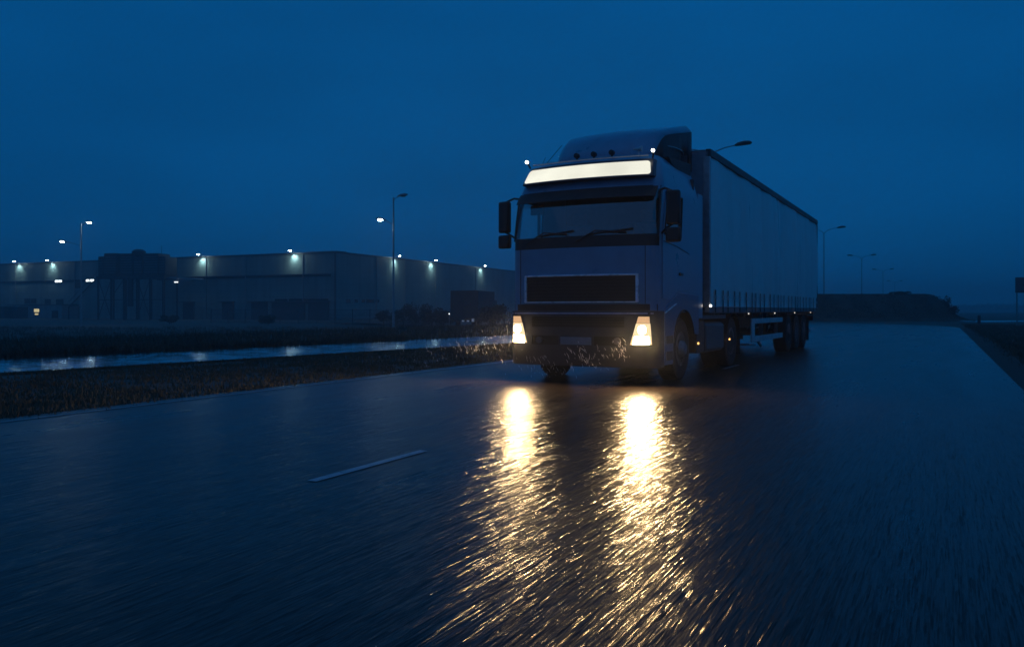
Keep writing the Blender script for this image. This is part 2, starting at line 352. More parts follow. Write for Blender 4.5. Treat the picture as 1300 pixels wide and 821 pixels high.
def plan(z, yb=2.3, off=0.0):
    yf, w = lvl(z); yc = yf+CR_; pts = [(w+off, yc+(yb-yc)*t) for t in TT]
    for k in range(1,5):
        a = math.pi/2*k/5; pts.append((w-CR_+(CR_+off)*math.cos(a), yc-(CR_+off)*math.sin(a)))
    for k in range(13):
        x = (w-CR_)*(1-2*k/12); pts.append((x, g(x,z)-off))
    for k in range(4,0,-1):
        a = math.pi/2*k/5; pts.append((-(w-CR_)-(CR_+off)*math.cos(a), yc-(CR_+off)*math.sin(a)))
    pts += [(-w-off, yc+(yb-yc)*t) for t in TT[::-1]]
    return pts
rows = [[(x,y,a[0]) for x,y in plan(a[0])] for a in LV]
NU = len(rows[0]); nT = len(TT)
def is_ws(i, j): return nT <= i < NU-nT-1 and 4 <= j < 7
def is_sw(i, j): return (3 <= i < 6 or NU-7 <= i < NU-4) and 4 <= j < 7
def is_cowl(i, j): return nT <= i < NU-nT-1 and j == 3
def is_apil(i, j): return False
b = MB(); b.grid(rows, lambda i,j: not(is_ws(i,j) or is_sw(i,j) or is_cowl(i,j)))
# roof cap and back wall
top = rows[-1]; ctr = (0,1.5,3.66); n0 = len(b.v); b.v += [tuple(p) for p in top]+[ctr]
for i in range(NU-1): b.f.append((n0+i, n0+i+1, n0+NU))
b.f.append((n0+NU-1, n0, n0+NU))
b.add([r_[0] for r_ in rows]+[r_[-1] for r_ in rows], [(i,i+1,len(rows)+i+1,len(rows)+i) for i in range(len(rows)-1)])
b.build('cab_body', paint, truck, smooth=40)
b = MB(); b.grid(rows, is_cowl); b.build('windscreen_cowl', black, truck)
b = MB(); b.grid(rows, is_ws); b.build('windscreen', windglass, truck)
rowsi = rows
for sgn in (0, 1):
    b = MB(); b.grid(rows, lambda i,j: (3<=i<6 if sgn==0 else NU-7<=i<NU-4) and 4<=j<7); b.build('side_window', winglass2, truck)
# black A pillars / screen surround
def cpanel(x0, x1, z0, z1, off, th, n=16, xs=None, gf=g, nz=1, taper=0.0, offtop=None):
    """closed solid following the curved cab front; taper narrows the top"""
    b = MB(); fr = []; bk = []
    for j in range(nz+1):
        z = z0+(z1-z0)*j/nz; r1 = []; r2 = []; k = 1-taper*j/nz; o_ = off if offtop is None else off+(offtop-off)*j/nz
        for i in range(n+1):
            x = (x0+(x1-x0)*i/n)*k; y = gf(x,z)-o_; r1.append((x,y,z)); r2.append((x,y+th,z))
        fr.append(r1); bk.append(r2)
    b.grid(fr); b.grid(bk)
    for e in (0,-1): b.grid([fr[e], bk[e]])
    for e in (0,-1): b.grid([[r[e] for r in fr],[r[e] for r in bk]])
    return b
cpanel(-1.215, 1.215, 2.975, 3.06, .008, .03, 20).build('screen_top_trim', black, truck)
for s_ in (1,-1):
    MB().tube([(s_*1.225, g(1.225,2.28)-.006, 2.27),(s_*1.225, g(1.225,2.6)-.006, 2.62),(s_*1.215, g(1.215,3.0)-.006, 3.0)], .018, 6).build('pillar_trim', black, truck)
# sun visor
cpanel(-1.19, 1.19, 2.87, 3.045, .12, .02, 20, nz=2, offtop=.035).build('sun_visor', mat('smoked_visor', (.006,.006,.007), .5), truck, bevel=.006)
# lit roof panel
HB = cpanel(-1.13, 1.13, 3.19, 3.50, .135, .2, 20, taper=.05, nz=2).build('light_box', mat('lightbox_housing', (.05,.055,.07), .4), truck, bevel=.02)
lm = glow('lit_panel', (1.0,.99,.84), .93)
nt = lm.node_tree; e_ = nt.nodes['Emission']; tc_ = nt.nodes.new('ShaderNodeTexCoord'); nn = nt.nodes.new('ShaderNodeTexNoise'); nn.inputs['Scale'].default_value = 1.4
mr = nt.nodes.new('ShaderNodeMapRange'); mr.inputs[1].default_value = .3; mr.inputs[2].default_value = .7; mr.inputs[3].default_value = .82; mr.inputs[4].default_value = 1.02
nt.links.new(tc_.outputs['Object'], nn.inputs[0]); nt.links.new(nn.outputs['Fac'], mr.inputs[0]); nt.links.new(mr.outputs[0], e_.inputs[1])
def rrect_panel(x0, x1, z0, z1, off, th, rad, taper, m, name, parent):
    pts = []
    for (cx0, cz0, a0) in ((x1-rad, z1-rad, 0),(x0+rad, z1-rad, 90),(x0+rad, z0+rad, 180),(x1-rad, z0+rad, 270)):
        for k in range(5): a = R(a0+k*22.5); pts.append((cx0+rad*math.cos(a), cz0+rad*math.sin(a)))
    b = MB(); bm = bmesh.new(); 
    # grid clip: fan of strips in x
    xs = sorted(set([round(p[0],4) for p in pts]+list(np.round(np.linspace(x0+rad, x1-rad, 17),4))))
    def zr(x):
        if x < x0+rad: d = x0+rad-x
        elif x > x1-rad: d = x-(x1-rad)
        else: d = 0
        h = rad-math.sqrt(max(rad*rad-d*d,0)); return z0+h, z1-h
    fr = [[] for _ in range(6)]; bk = [[] for _ in range(6)]
    for x in xs:
        a, c = zr(x)
        for q, z in enumerate(np.linspace(a,c,6)):
            k = 1-taper*(z-z0)/(z1-z0); y = g(x*k, z)-off; fr[q].append((x*k,y,z)); bk[q].append((x*k,y+th,z))
    b.grid(fr); b.grid(bk); b.grid([fr[0],bk[0]]); b.grid([fr[-1],bk[-1]])
    return b.build(name, m, parent)
rrect_panel(-1.09, 1.09, 3.225, 3.455, .139, .01, .045, .05, lm, 'lit_panel', HB)
MB().box(-.001,.001,0,.001,0,.001)
# corner lamps and roof lamps
wl = glow('marker_white', (1,.93,.75), 9)
for s_ in (1,-1):
    st = MB().tube([(s_*1.06,.38,3.5),(s_*1.09,.33,3.585)], .014, 6).build('corner_lamp', black, truck)
    MB().lathe([(.01,-.03),(.024,-.018),(.024,.018),(.01,.03)], (s_*1.09,.30,3.60), 'y', 12).build('bulb', wl, st)
for x in (-.27, .03, .34):
    y = .50
    rl = MB().lathe([(.02,-.05),(.042,-.045),(.048,0),(.038,.04),(.015,.06)], (x,y,3.665), 'y', 14).tube([(x,y,3.55),(x,y,3.64)], .018, 6).build('roof_lamp', black, truck)
MB().tube([(.77,.55,3.58),(.77,.55,3.66),(.82,.5,3.69)], .016,6).lathe([(.015,-.09),(.02,-.02),(.05,.05)], (.80,.48,3.68), 'x', 12).build('air_horn', alu, truck)
cp = MB(); cp.tube([(x, g(x*.9,3.52)-.13, 3.545) for x in np.linspace(-1.0,1.0,13)], .012, 6).build('roof_rail', alu, truck)
MB().tube([(-.98,.75,3.6),(-.86,1.2,4.02)], .006, 5).tube([(-1.02,.7,3.58),(-1.06,.95,3.78)], .005, 5).build('antenna', black, truck)
# interior
MB().box(-1.12,1.12,.16,.62,1.7,2.26).build('dashboard', interior, truck, bevel=.05)
for x in (-.62,.62):
    MB().box(x-.27,x+.27,.95,1.45,1.6,1.95).box(x-.26,x+.26,1.38,1.52,1.9,2.62).box(x-.14,x+.14,1.40,1.50,2.64,2.84).build('cab_seat', seatm, truck, bevel=.04)
sw = [(.62+.22*math.cos(a), .62-.10*math.sin(a)*.6, 2.33+.2*math.sin(a)) for a in np.linspace(0,2*math.pi,25)]
MB().tube(sw, .016, 6, cap=False).tube([(.62,.62,2.33),(.62,.5,2.1)], .03, 6).build('steering_wheel', interior, truck)
MB().box(-1.2,1.2,2.12,2.2,1.3,3.4).box(-1.2,1.2,.4,2.2,1.25,1.3).box(-1.15,1.15,.5,2.2,3.3,3.34).build('cab_lining', interior, truck)
MB().box(-1.05,-.82,.35,.42,2.72,2.88).box(-.9,-.86,.3,.36,2.35,2.75).build('dash_screen', black, truck, bevel=.01)
# wipers
for x0, x1 in ((-.95,-.18),(-.05,.78)):
    zz = 2.30
    MB().tube([(x0, g(x0,2.2)-.035, 2.20),(x0+.35, g(x0+.35,2.36)-.05, 2.37),(x1, g(x1,2.33)-.035,2.335)], .011, 5).tube([(x0+.2, g(x0+.2,2.33)-.02,2.315),(x1+.1, g(x1+.1,2.40)-.025,2.385)], .014, 5).build('wiper', black, truck)
# upper grille with bright surround
gb_ = cpanel(-.93,.93,1.27,1.69,.012,.03,16,taper=-.02).build('upper_grille', mat('grille_mesh', (.008,.008,.009), .5), truck)
b = MB()
for z in np.linspace(1.32,1.64,7):
    q = cpanel(-.92,.92,z-.008,z+.008,.028,.03,16); b.add(q.v, q.f)
b.build('grille_slats', black, gb_)
fm = mat('bright_surround', (.75,.8,.85), .3, .2, var=.1)
b = MB()
for q in (cpanel(-.965,.965,1.67,1.697,.045,.05,16), cpanel(-.95,.95,1.257,1.277,.045,.05,16)): b.add(q.v,q.f)
for s_ in (1,-1):
    q = cpanel(s_*.925, s_*.965, 1.262, 1.695, .043, .05, 3); b.add(q.v,q.f)
b.build('grille_surround', fm, gb_, bevel=.008)
cpanel(-1.22,1.22,1.135,1.235,.006,.03,22).build('front_slot', black, truck)
# panel seams on the cab front
for s_ in (1,-1):
    MB().tube([(s_*1.06, g(1.06,z)-.002, z) for z in (1.24,1.7,2.12)], .006, 5).build('panel_seam', black, truck)
# bumper -------------------------------------------------------------------
def gbump(x, z):
    t = (z-.3)/.85; yf = -.10+.05*max(0,(.45-z)/.15)*.6; w = 1.255; r = .26; bow = .07; a = abs(x)
    if a <= w-r: return yf-bow*(1-(a/(w-r))**2)
    q = min(a-(w-r), r); return yf+r-math.sqrt(max(r*r-q*q,0))
XB = sorted(set([1.255,1.2535,1.245,1.225,1.19,1.14,1.08,.995,.9,.78,.62,.46,.30,.15,0]+[-v for v in (1.255,1.2535,1.245,1.225,1.19,1.14,1.08,.995,.9,.78,.62,.46,.30,.15)]))
ZB = [.27,.34,.56,.60,.74,.78,.88,1.04,1.07,1.125]
rb = []
for z in ZB: rb.append([(-1.255,.34,z)]+[(x,gbump(x,z),z) for x in XB]+[(1.255,.34,z)])
xc = lambda i: (rb[0][i][0]+rb[0][i+1][0])/2
def bopen(i,j):
    x = abs(xc(i)); 
    if ZB[j] == .88 and x < .78: return True
    if ZB[j] == .60 and .30 < x < .78: return True
    return False
b = MB(); b.grid(rb, lambda i,j: not bopen(i,j)); 
tp = rb[-1]; b.grid([tp, [(x*.97,y+.12,1.14) for x,y,z in tp]]); bt = rb[0]; b.grid([bt, [(x,y+.3 if abs(x)<1.2 else y,.29) for x,y,z in bt]])
bumper = b.build('bumper', mat('bumper_dark', (.026,.031,.040), .5, var=.3, scale=3), truck, solid=0)
cpanel(-.82,.82,.84,1.08,-.05,.02,16,gf=gbump).build('lower_grille', MATS['grille_mesh'], bumper)
b = MB()
for z in (.92,.96,1.0):
    q = cpanel(-.78,.78,z-.006,z+.006,-.02,.03,16,gf=gbump); b.add(q.v,q.f)
b.build('grille_bars', black, bumper)
for s_ in (1,-1):
    cpanel(s_*.26,s_*.8,.56,.78,-.06,.02,8,gf=gbump).build('fog_recess', MATS['grille_mesh'], bumper)
    MB().lathe([(.055,-.02),(.06,0),(.05,.03)], (s_*.66,gbump(.66,.67)+.03,.67), 'y', 16).build('fog_lamp', mat('unlit_lamp_glass', (.1,.1,.11), .15), bumper)
cpanel(-.26,.26,.605,.725,.012,.012,6,gf=gbump).build('number_plate', mat('plate_blank', (.20,.21,.22), .6), bumper, bevel=.003)
cpanel(-1.2,1.2,1.082,1.105,.008,.02,22,gf=gbump).build('bumper_trim', mat('bumper_edge', (.3,.33,.45), .3), bumper)
MB().box(-.62,.62,.02,.05,.40,.44).box(-.5,.5,.05,.25,.30,.34).build('tow_bar', dirt_dark, bumper)
# headlights ----------------------------------------------------------------
hl_amber = glow('lamp_amber', (1,.58,.30), .72); hl_white = glow('lamp_projector', (1,.68,.34), 110); hl_main = glow('lamp_low_beam', (1,.65,.30), 700)
hl_dim = glow('lamp_low_beam_dipped', (1,.65,.30), 460); hl_ref = glow('lamp_reflector', (1,.74,.42), 1.1)
def trap(z):   # inner and outer edge of the lamp at height z
    t = (z-.60)/.46; return .85+.13*t, 1.20-.03*t
def lampseg(s_, z0, z1, off, m, name, par, inset=.0, th=.01, a=0., c=1.):
    b = MB(); fr = []; bk = []
    for j in range(3):
        z = z0+(z1-z0)*j/2; i0, i1 = trap(z); i0 += inset; i1 -= inset; w = i1-i0; i1 = i0+w*c; i0 = i0+w*a; r1=[]; r2=[]
        for k in range(7):
            x = s_*(i0+(i1-i0)*k/6); y = gbump(x,z)-off; r1.append((x,y,z)); r2.append((x,y+th,z))
        fr.append(r1); bk.append(r2)
    b.grid(fr); b.grid(bk)
    for e in (0,-1): b.grid([fr[e],bk[e]]); b.grid([[r[e] for r in fr],[r[e] for r in bk]])
    return b.build(name, m, par)
for s_ in (1,-1):
    h = lampseg(s_, .60, 1.07, .006, dirt_dark, 'headlight', truck, th=.03)
    lampseg(s_, .945, 1.045, .012, hl_amber, 'indicator', h, .02)
    lampseg(s_, .62, .94, .010, hl_ref, 'reflector', h, .015)
    lampseg(s_, .63, .74, .016, hl_main if s_ > 0 else hl_dim, 'low_beam', h, .03, a=.1, c=.92)
    cx0 = (trap(.84)[0]+trap(.84)[1])/2
    MB().lathe([(.03,-.02),(.062,-.012),(.066,.01)], (s_*cx0, gbump(cx0,.84)-.016, .845), 'y', 20).build('projector_lens', hl_white, h)
# side fenders with wheel arch, steps ----------------------------------------
def arch(cy, cz, rr, a0, a1, n=12): return [(cy+rr*math.cos(R(a0+(a1-a0)*k/n)), cz+rr*math.sin(R(a0+(a1-a0)*k/n))) for k in range(n+1)]
for s_ in (1,-1):
    pol = [(.342,1.125),(.60,1.25),(1.06,1.425),(1.5,1.42),(2.28,1.395),(2.28,.72)]+arch(1.40,.55,.60,18,172)+[(.78,.29),(.342,.29)]
    fd = MB().prism(pol, 'x', s_*1.02, s_*1.262).build('side_fender', paint_low, truck, bevel=.012)
    MB().tube([(s_*1.264,.36,1.10),(s_*1.266,.75,1.20),(s_*1.266,.95,1.245)], .012, 6).build('fender_crease', fm, fd)
    MB().box(s_*1.262 if s_>0 else s_*1.27, s_*1.27 if s_>0 else s_*1.262, .42,.74,.36,.50).box(min(s_*1.262,s_*1.27), max(s_*1.262,s_*1.27), .42,.76,.62,.74).build('cab_step', dirt_dark, fd, bevel=.003)
    MB().prism(arch(1.40,.55,.60,18,172)+arch(1.40,.55,.585,172,18), 'x', s_*.7, s_*1.275).build('wheel_arch_liner', rubber, fd)
    # door
    outer = [(.26,1.32),(.255,2.2),(.30,2.5),(.46,3.0),(.7,3.04),(1.15,3.035),(1.42,2.9),(1.56,2.5),(1.66,2.1),(1.74,1.47),(1.06,1.455),(.62,1.30)]
    inner = [(.345,2.31),(.50,2.965),(1.27,2.965),(1.20,2.31)]
    def hit(poly, c, a):
        d = Vector((math.cos(a), math.sin(a))); best = None
        for i in range(len(poly)):
            p = Vector(poly[i])-Vector(c); q = Vector(poly[(i+1)%len(poly)])-Vector(c); e = q-p; den = d.x*e.y-d.y*e.x
            if abs(den) < 1e-9: continue
            t = (p.x*e.y-p.y*e.x)/den; u = (p.x*d.y-p.y*d.x)/den
            if t > 0 and -1e-6 <= u <= 1+1e-6 and (best is None or t < best): best = t
        return (c[0]+d.x*best, c[1]+d.y*best)
    c_ = (.85,2.62); angs = sorted([math.atan2(p[1]-c_[1], p[0]-c_[0]) for p in outer+inner]); b = MB(); n = len(angs)
    ro = [hit(outer,c_,a) for a in angs]; ri = [hit(inner,c_,a) for a in angs]
    for xx in (1.2462, 1.260): b.v += [(s_*xx,p[0],p[1]) for p in ro]+[(s_*xx,p[0],p[1]) for p in ri]
    for i in range(n):
        j = (i+1)%n; b.f += [(i,j,n+j,n+i),(2*n+i,2*n+j,3*n+j,3*n+i),(i,j,2*n+j,2*n+i),(n+i,n+j,3*n+j,3*n+i)]
    dr = b.build('door', paint, truck, bevel=.003, smooth=30)
    MB().box(min(s_*1.258,s_*1.285), max(s_*1.258,s_*1.285), 1.1,1.28,1.70,1.745).build('door_handle', black, dr, bevel=.006)
    MB().tube([(s_*1.262,y,z) for y,z in inner+inner[:1]], .016, 5, cap=False).build('window_seal', black, dr)
    MB().tube([(s_*1.2615,.3,2.2),(s_*1.2615,1.0,2.16),(s_*1.2615,1.68,2.08)], .008, 5).build('door_crease', black, dr)
    # rear side fairing
    MB().box(min(s_*1.21,s_*1.24), max(s_*1.21,s_*1.24), 2.305,2.62,1.0,3.18).build('side_fairing', paint, truck, bevel=.012)
    # mirrors
    mr_ = MB().prism([(s_*1.355,-.02),(s_*1.55,.02),(s_*1.56,.10),(s_*1.37,.15),(s_*1.34,.08)], 'z', 2.43, 2.95).build('side_mirror', black, truck, bevel=.03)
    MB().prism([(s_*1.345,-.01),(s_*1.56,.03),(s_*1.57,.11),(s_*1.36,.15),(s_*1.33,.07)], 'z', 2.17, 2.39).build('wide_angle_mirror', black, mr_, bevel=.03)
    MB().box(min(s_*1.39,s_*1.53),max(s_*1.39,s_*1.53),.128,.145,2.49,2.9).build('mirror_glass', chrome, mr_)
    mr_.location = (0,.12,0)
    MB().tube([(s_*1.22,.14,2.30),(s_*1.36,.07,2.40),(s_*1.45,.06,2.45)], .018, 6).build('mirror_arm', black, mr_); MB().tube([(s_*1.20,.20,2.99),(s_*1.30,.12,3.0),(s_*1.45,.06,2.93)], .018, 6).build('mirror_arm', black, mr_)
# roof spoiler --------------------------------------------------------------
def spz(u, v):   # u -1..1 across, v 0..1 back
    rise = 1-(1-min(v/.34,1))**2.2; e = 1-max(0,(abs(u)-.90)/.10)**2*.13
    return 3.60+(.40*rise+.48*v**.9)*e+.02*(1-u*u)
rws = []
for j in range(17):
    v = j/16; r_ = []
    for i in range(21):
        u = -1+2*i/20; wd = .86+.12*min(1,v*1.6); y = .78+v*2.03+.12*u*u*(1-v)*1.8
        r_.append((u*wd, y, spz(u,v)))
    rws.append(r_)
b = MB(); b.grid(rws); spo = b.build('roof_spoiler', paint, truck, solid=.02)
for s_ in (1,-1):
    edge = [r_[-1 if s_>0 else 0] for r_ in rws]
    lo_ = [(p[0]*1.0, p[1], min(3.60 + .10*max(0,(k/16-.55)), p[2]-.005)) for k,p in enumerate(edge)]
    b = MB(); mid = [(p[0], p[1], max(q[2], p[2]-.40)) for p,q in zip(edge, lo_)]
    b.grid([edge, mid]); 
    b.grid([mid, lo_], lambda i,j: not (10 <= i < 14))
    b.build('spoiler_side', dirt_dark, spo, solid=.015)
    MB().prism([(1.0,3.62),(2.28,3.70),(2.28,3.42),(1.75,3.40),(1.15,3.52)], 'x', s_*.96, s_*1.12).build('roof_skirt', dirt_dark, spo, bevel=.02)
for s_ in (1,-1): MB().tube([(s_*1.0,1.35,3.86),(s_*1.0,1.8,3.90),(s_*1.0,2.15,3.91),(s_*1.0,2.25,3.87)], [.008,.014,.016,.01], 6).build('spoiler_light_sliver', alu, spo)  # pale strips added to draw the sliver of light beside the spoiler
MB().tube([(-.7,2.25,4.2),(-.7,2.25,3.6)], .02, 6).build('spoiler_brace', steel, spo); MB().tube([(.7,2.25,4.2),(.7,2.25,3.6)], .02, 6).build('spoiler_brace', steel, spo)

# wheels ---------------------------------------------------------------------
rimm = mat('wheel_rim', (.22,.22,.23), .5, .5, var=.35, scale=12)
def wheel(parent, x, y, s_, wd=.30, dual=False, name='wheel', front=False):
    e = empty(name, (x,y,.505)); e.parent = parent
    for k in range(2 if dual else 1):
        o_ = s_*(wd/2+.02)*(1 if k == 0 else -1) if dual else 0
        w2 = wd/2; b = MB().lathe([(.29,-w2+.02),(.40,-w2),(.475,-w2+.015),(.503,-w2+.05),(.505,0),(.503,w2-.05),(.475,w2-.015),(.40,w2),(.29,w2-.02)], (o_,0,0), 'x', 40)
        for q in range(40):
            a = 2*math.pi*q/40
            b.obox((o_, .503*math.cos(a), .503*math.sin(a)), (1,0,0), (0,-math.sin(a),math.cos(a)), (0,math.cos(a),math.sin(a)), w2-.03, .022, .007)
        b.build('tyre', rubber, e)
    xo = (wd+.02 if dual else wd/2)
    if front: prof = [(.285,xo-.02),(.26,xo-.03),(.24,xo-.09),(.15,xo-.05),(.13,xo+.02),(.09,xo+.06),(.02,xo+.07)]
    else: prof = [(.285,xo-.02),(.26,xo-.04),(.22,xo-.17),(.15,xo-.19),(.14,xo-.06),(.11,xo-.03),(.02,xo-.02)]
    b = MB().lathe([(r_,s_*t) for r_,t in prof], (0,0,0), 'x', 32)
    for q in range(10):
        a = 2*math.pi*q/10; c = (s_*(prof[2][1]+.03), .19*math.cos(a), .19*math.sin(a)); b.lathe([(.016,0),(.016,s_*.03)], c, 'x', 6)
    b.build('rim', rimm, e)
    return e
for s_ in (1,-1):
    wheel(truck, s_*1.06, 1.40, s_, .32, front=True)
    wheel(truck, s_*.90, 5.10, s_, .26, dual=True)
# chassis
MB().box(-.43,-.36,.5,6.0,.66,.93).box(.36,.43,.5,6.0,.66,.93).box(-.36,.36,.5,.6,.7,.9).box(-.36,.36,3.0,3.1,.7,.9).box(-.36,.36,5.9,6.0,.7,.9).build('chassis', steel, truck)
MB().tube([(-.95,1.4,.5),(.95,1.4,.5)], .06, 8).build('front_axle', steel, truck)
MB().tube([(-.9,5.1,.5),(.9,5.1,.5)], .09, 10).lathe([(.06,-.22),(.2,-.1),(.22,0),(.2,.1),(.06,.22)], (0,5.1,.5), 'x', 16).build('rear_axle', steel, truck)
MB().box(-.55,.55,.6,2.2,.45,1.2).build('engine_block', dirt_dark, truck, bevel=.04)
for s_ in (1,-1):
    MB().prism([(s_*.62,.36),(s_*1.16,.36),(s_*1.22,.42),(s_*1.22,.86),(s_*1.16,.92),(s_*.62,.92)], 'y', 2.95, 4.25).build('fuel_tank', steel, truck, bevel=.02)
    MB().box(min(s_*.62,s_*1.2),max(s_*.62,s_*1.2),2.36,2.88,.38,.95).build('battery_box', dirt_dark, truck, bevel=.02)
    MB().prism(arch(5.1,.5,.60,15,165,10)+arch(5.1,.5,.585,165,15,10), 'x', s_*.6, s_*1.22).build('rear_mudguard', dirt_dark, truck)
    MB().box(min(s_*.62,s_*1.2),max(s_*.62,s_*1.2),5.72,5.735,.22,.75).build('mud_flap', rubber, truck)
    MB().box(min(s_*1.205,s_*1.222),max(s_*1.205,s_*1.222),2.38,4.4,.98,1.05).build('side_catwalk_rail', steel, truck)
am = glow('marker_amber', (1,.5,.13), 2.6)
for s_ in (1,-1):
    for y in (2.35,4.65):
        MB().lathe([(.02,0),(.02,.02*1)], (s_*1.225-(.0 if s_>0 else .02),y,.56), 'x', 10).build('side_marker', am, truck)
MB().lathe([(.45,0),(.48,.03),(.45,.06)], (0,4.9,.98), 'z', 24).build('fifth_wheel', dirt_dark, truck)
MB().tube([(.3,2.45,1.2),(.35,2.6,1.7),(.1,2.8,1.6)], .02, 6).tube([(-.1,2.45,1.3),(0,2.6,1.8),(.1,2.8,1.6)], .02, 6).build('air_line', mat('red_hose', (.2,.02,.02), .5), truck)
MB().tube([(-.9,2.42,1.0),(-.9,2.42,3.3)], .06, 10).build('air_intake', dirt_dark, truck)

# ------------------------------------------------------------------ trailer
trailer = empty('semi_trailer', TLOC, -TH, 'long blue grey curtain-sided semi-trailer coupled behind the truck, buckle straps along its lower edge', 'trailer')
Y0, Y1 = 2.84, 16.46
curt = mat('curtain_tarpaulin', (.74,.82,.82), .34, spec=.8, var=.14, scale=.9, bump=.15, rvar=.12, stretch=(1,1.1,.14))  # upright tone bands painted into the colour for light and shade on folds
def fold(y, z):
    t = (z-1.2)/2.75
    a = .024*math.sin(y*2.31+.5*math.sin(y*.9))+.016*math.sin(y*5.1+1.7+.3*z)+.03*math.exp(-((y-6.9-.10*z)/.16)**2)+.035*math.exp(-((y-9.6+.12*z)/.2)**2)+.02*math.exp(-((y-12.9)/.2)**2)+.006*math.sin(y*11+z*.6)
    sag = .04*math.sin(math.pi*t)*(.4+.6*math.sin(y*.85+.4)**2)
    return a*(.4+.6*math.sin(math.pi*min(max(t,0),1))**.5)+sag
for s_ in (1,-1):
    rw = []
    ys = np.linspace(Y0+.05, Y1-.04, 220)
    for z in np.linspace(1.20, 3.97, 26):
        rw.append([(s_*(1.262+fold(y,z)+(.012 if z<1.3 else 0)), y, z) for y in ys])
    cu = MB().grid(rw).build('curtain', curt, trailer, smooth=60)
    b1 = MB(); b2 = MB()
    for k, y in enumerate(np.linspace(Y0+.35, Y1-.35, 26)):
        x = 1.262+fold(y,1.35)+.022
        b = MB().box(min(s_*x,s_*(x+.006)),max(s_*x,s_*(x+.006)),y-.032,y+.032,1.10,1.52)
        sp_ = b.build('buckle_strap', mat('strap_web', (.02,.02,.022), .7), cu)
        MB().box(min(s_*(x+.006),s_*(x+.02)),max(s_*(x+.006),s_*(x+.02)),y-.04,y+.04,1.34,1.42).build('buckle', alu, sp_, bevel=.004)
    MB().box(min(s_*1.275,s_*1.30),max(s_*1.275,s_*1.30),Y0+.05,Y1-.05,1.20,1.212).build('curtain_hem', white_rail, cu)
    MB().box(min(s_*1.20,s_*1.295),max(s_*1.20,s_*1.295),Y0,Y1,3.93,4.07).build('roof_rail', mat('roof_rail_paint', (.05,.055,.06), .5), trailer, bevel=.01)
    MB().box(min(s_*1.18,s_*1.268),max(s_*1.18,s_*1.268),Y0,Y1,1.10,1.20).build('side_rail', mat('side_rail_paint', (.22,.23,.26), .5), trailer, bevel=.006)
    for yy in (Y0+.02, Y1-.02):
        MB().box(min(s_*1.16,s_*1.288),max(s_*1.16,s_*1.288),yy-.04,yy+.04,1.2,3.93).build('corner_post', alu if yy<5 else steel, trailer, bevel=.008)
    for y in (6.1,9.1,12.05,15.0):
        MB().box(min(s_*1.27,s_*1.285),max(s_*1.27,s_*1.285),y-.03,y+.03,1.05,1.078).build('marker_lamp', glow('rail_marker', (.9,.85,.75), 1.0) if 'rail_marker' not in MATS else MATS['rail_marker'], trailer)
    # side guard
    gd = MB().box(min(s_*1.19,s_*1.225),max(s_*1.19,s_*1.225),6.80,10.5,.83,.95).box(min(s_*1.19,s_*1.225),max(s_*1.19,s_*1.225),6.80,10.5,.42,.55).box(min(s_*1.189,s_*1.2265),max(s_*1.189,s_*1.2265),6.7,7.0,.42,.95).build('side_guard', white_rail, trailer, bevel=.008)
    MB().box(min(s_*1.1,s_*1.188),max(s_*1.1,s_*1.188),8.0,8.06,.42,1.1).build('guard_bracket', steel, gd); MB().box(min(s_*1.1,s_*1.188),max(s_*1.1,s_*1.188),9.9,9.96,.42,1.1).build('guard_bracket', steel, gd)
    # landing leg
    lg = MB().box(min(s_*.86,s_*1.0),max(s_*.86,s_*1.0),5.86,5.98,.42,1.1).build('landing_leg', white_rail, trailer, bevel=.01)
    MB().box(min(s_*.80,s_*1.06),max(s_*.80,s_*1.06),5.78,6.06,.36,.40).build('leg_foot', steel, lg)
    for y in (11.55,12.86,14.17): wheel(trailer, s_*1.03, y, s_, .38)
    MB().prism([(11.0,.72),(11.15,1.04),(14.6,1.04),(14.8,.72),(14.78,.72),(14.58,1.02),(11.17,1.02),(11.02,.72)], 'x', s_*.82, s_*1.22).build('axle_mudguard', dirt_dark, trailer)
    MB().box(min(s_*.8,s_*1.22),max(s_*.8,s_*1.22),15.0,15.02,.2,.9).build('mud_flap', rubber, trailer)
MB().box(-1.25,1.25,Y0,Y0+.05,1.2,4.04).build('front_wall', mat('front_wall_paint', (.30,.33,.38), .5), trailer, bevel=.01)
rwz = []
for y in np.linspace(Y0,Y1,30): rwz.append([(x, y, 4.045+.02*math.cos(x*1.2)+.006*math.sin(y*5)) for x in np.linspace(-1.2,1.2,9)])
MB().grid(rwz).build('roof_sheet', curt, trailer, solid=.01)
MB().box(-1.25,1.25,Y0+.05,Y1,1.08,1.19).build('load_floor', steel, trailer)
for s_ in (1,-1): 
    d = MB().box(min(.01*s_,1.15*s_),max(.01*s_,1.15*s_),Y1-.04,Y1+.01,1.25,3.9).build('rear_door', mat('rear_door_paint', (.4,.41,.43), .5), trailer, bevel=.008)
    MB().tube([(s_*.3,Y1+.03,1.2),(s_*.3,Y1+.03,3.95)], .016, 6).tube([(s_*.8,Y1+.03,1.2),(s_*.8,Y1+.03,3.95)], .016, 6).build('lock_rod', wetsteel, d)
    MB().box(min(s_*.7,s_*1.15),max(s_*.7,s_*1.15),Y1-.05,Y1,.8,.95).build('tail_lamp', mat('tail_lamp_red', (.25,.01,.01), .3), trailer)
    MB().prism([(Y0,1.08),(Y0,.95),(5.8,.95),(6.6,.70),(Y1-.3,.70),(Y1,.9),(Y1,1.08)], 'x', s_*.42, s_*.50).build('chassis_beam', steel, trailer)
b = MB()
for y in np.arange(3.6,16.4,.85): b.box(-1.17,1.17,y-.03,y+.03,.99,1.077)
b.build('cross_member', steel, trailer)
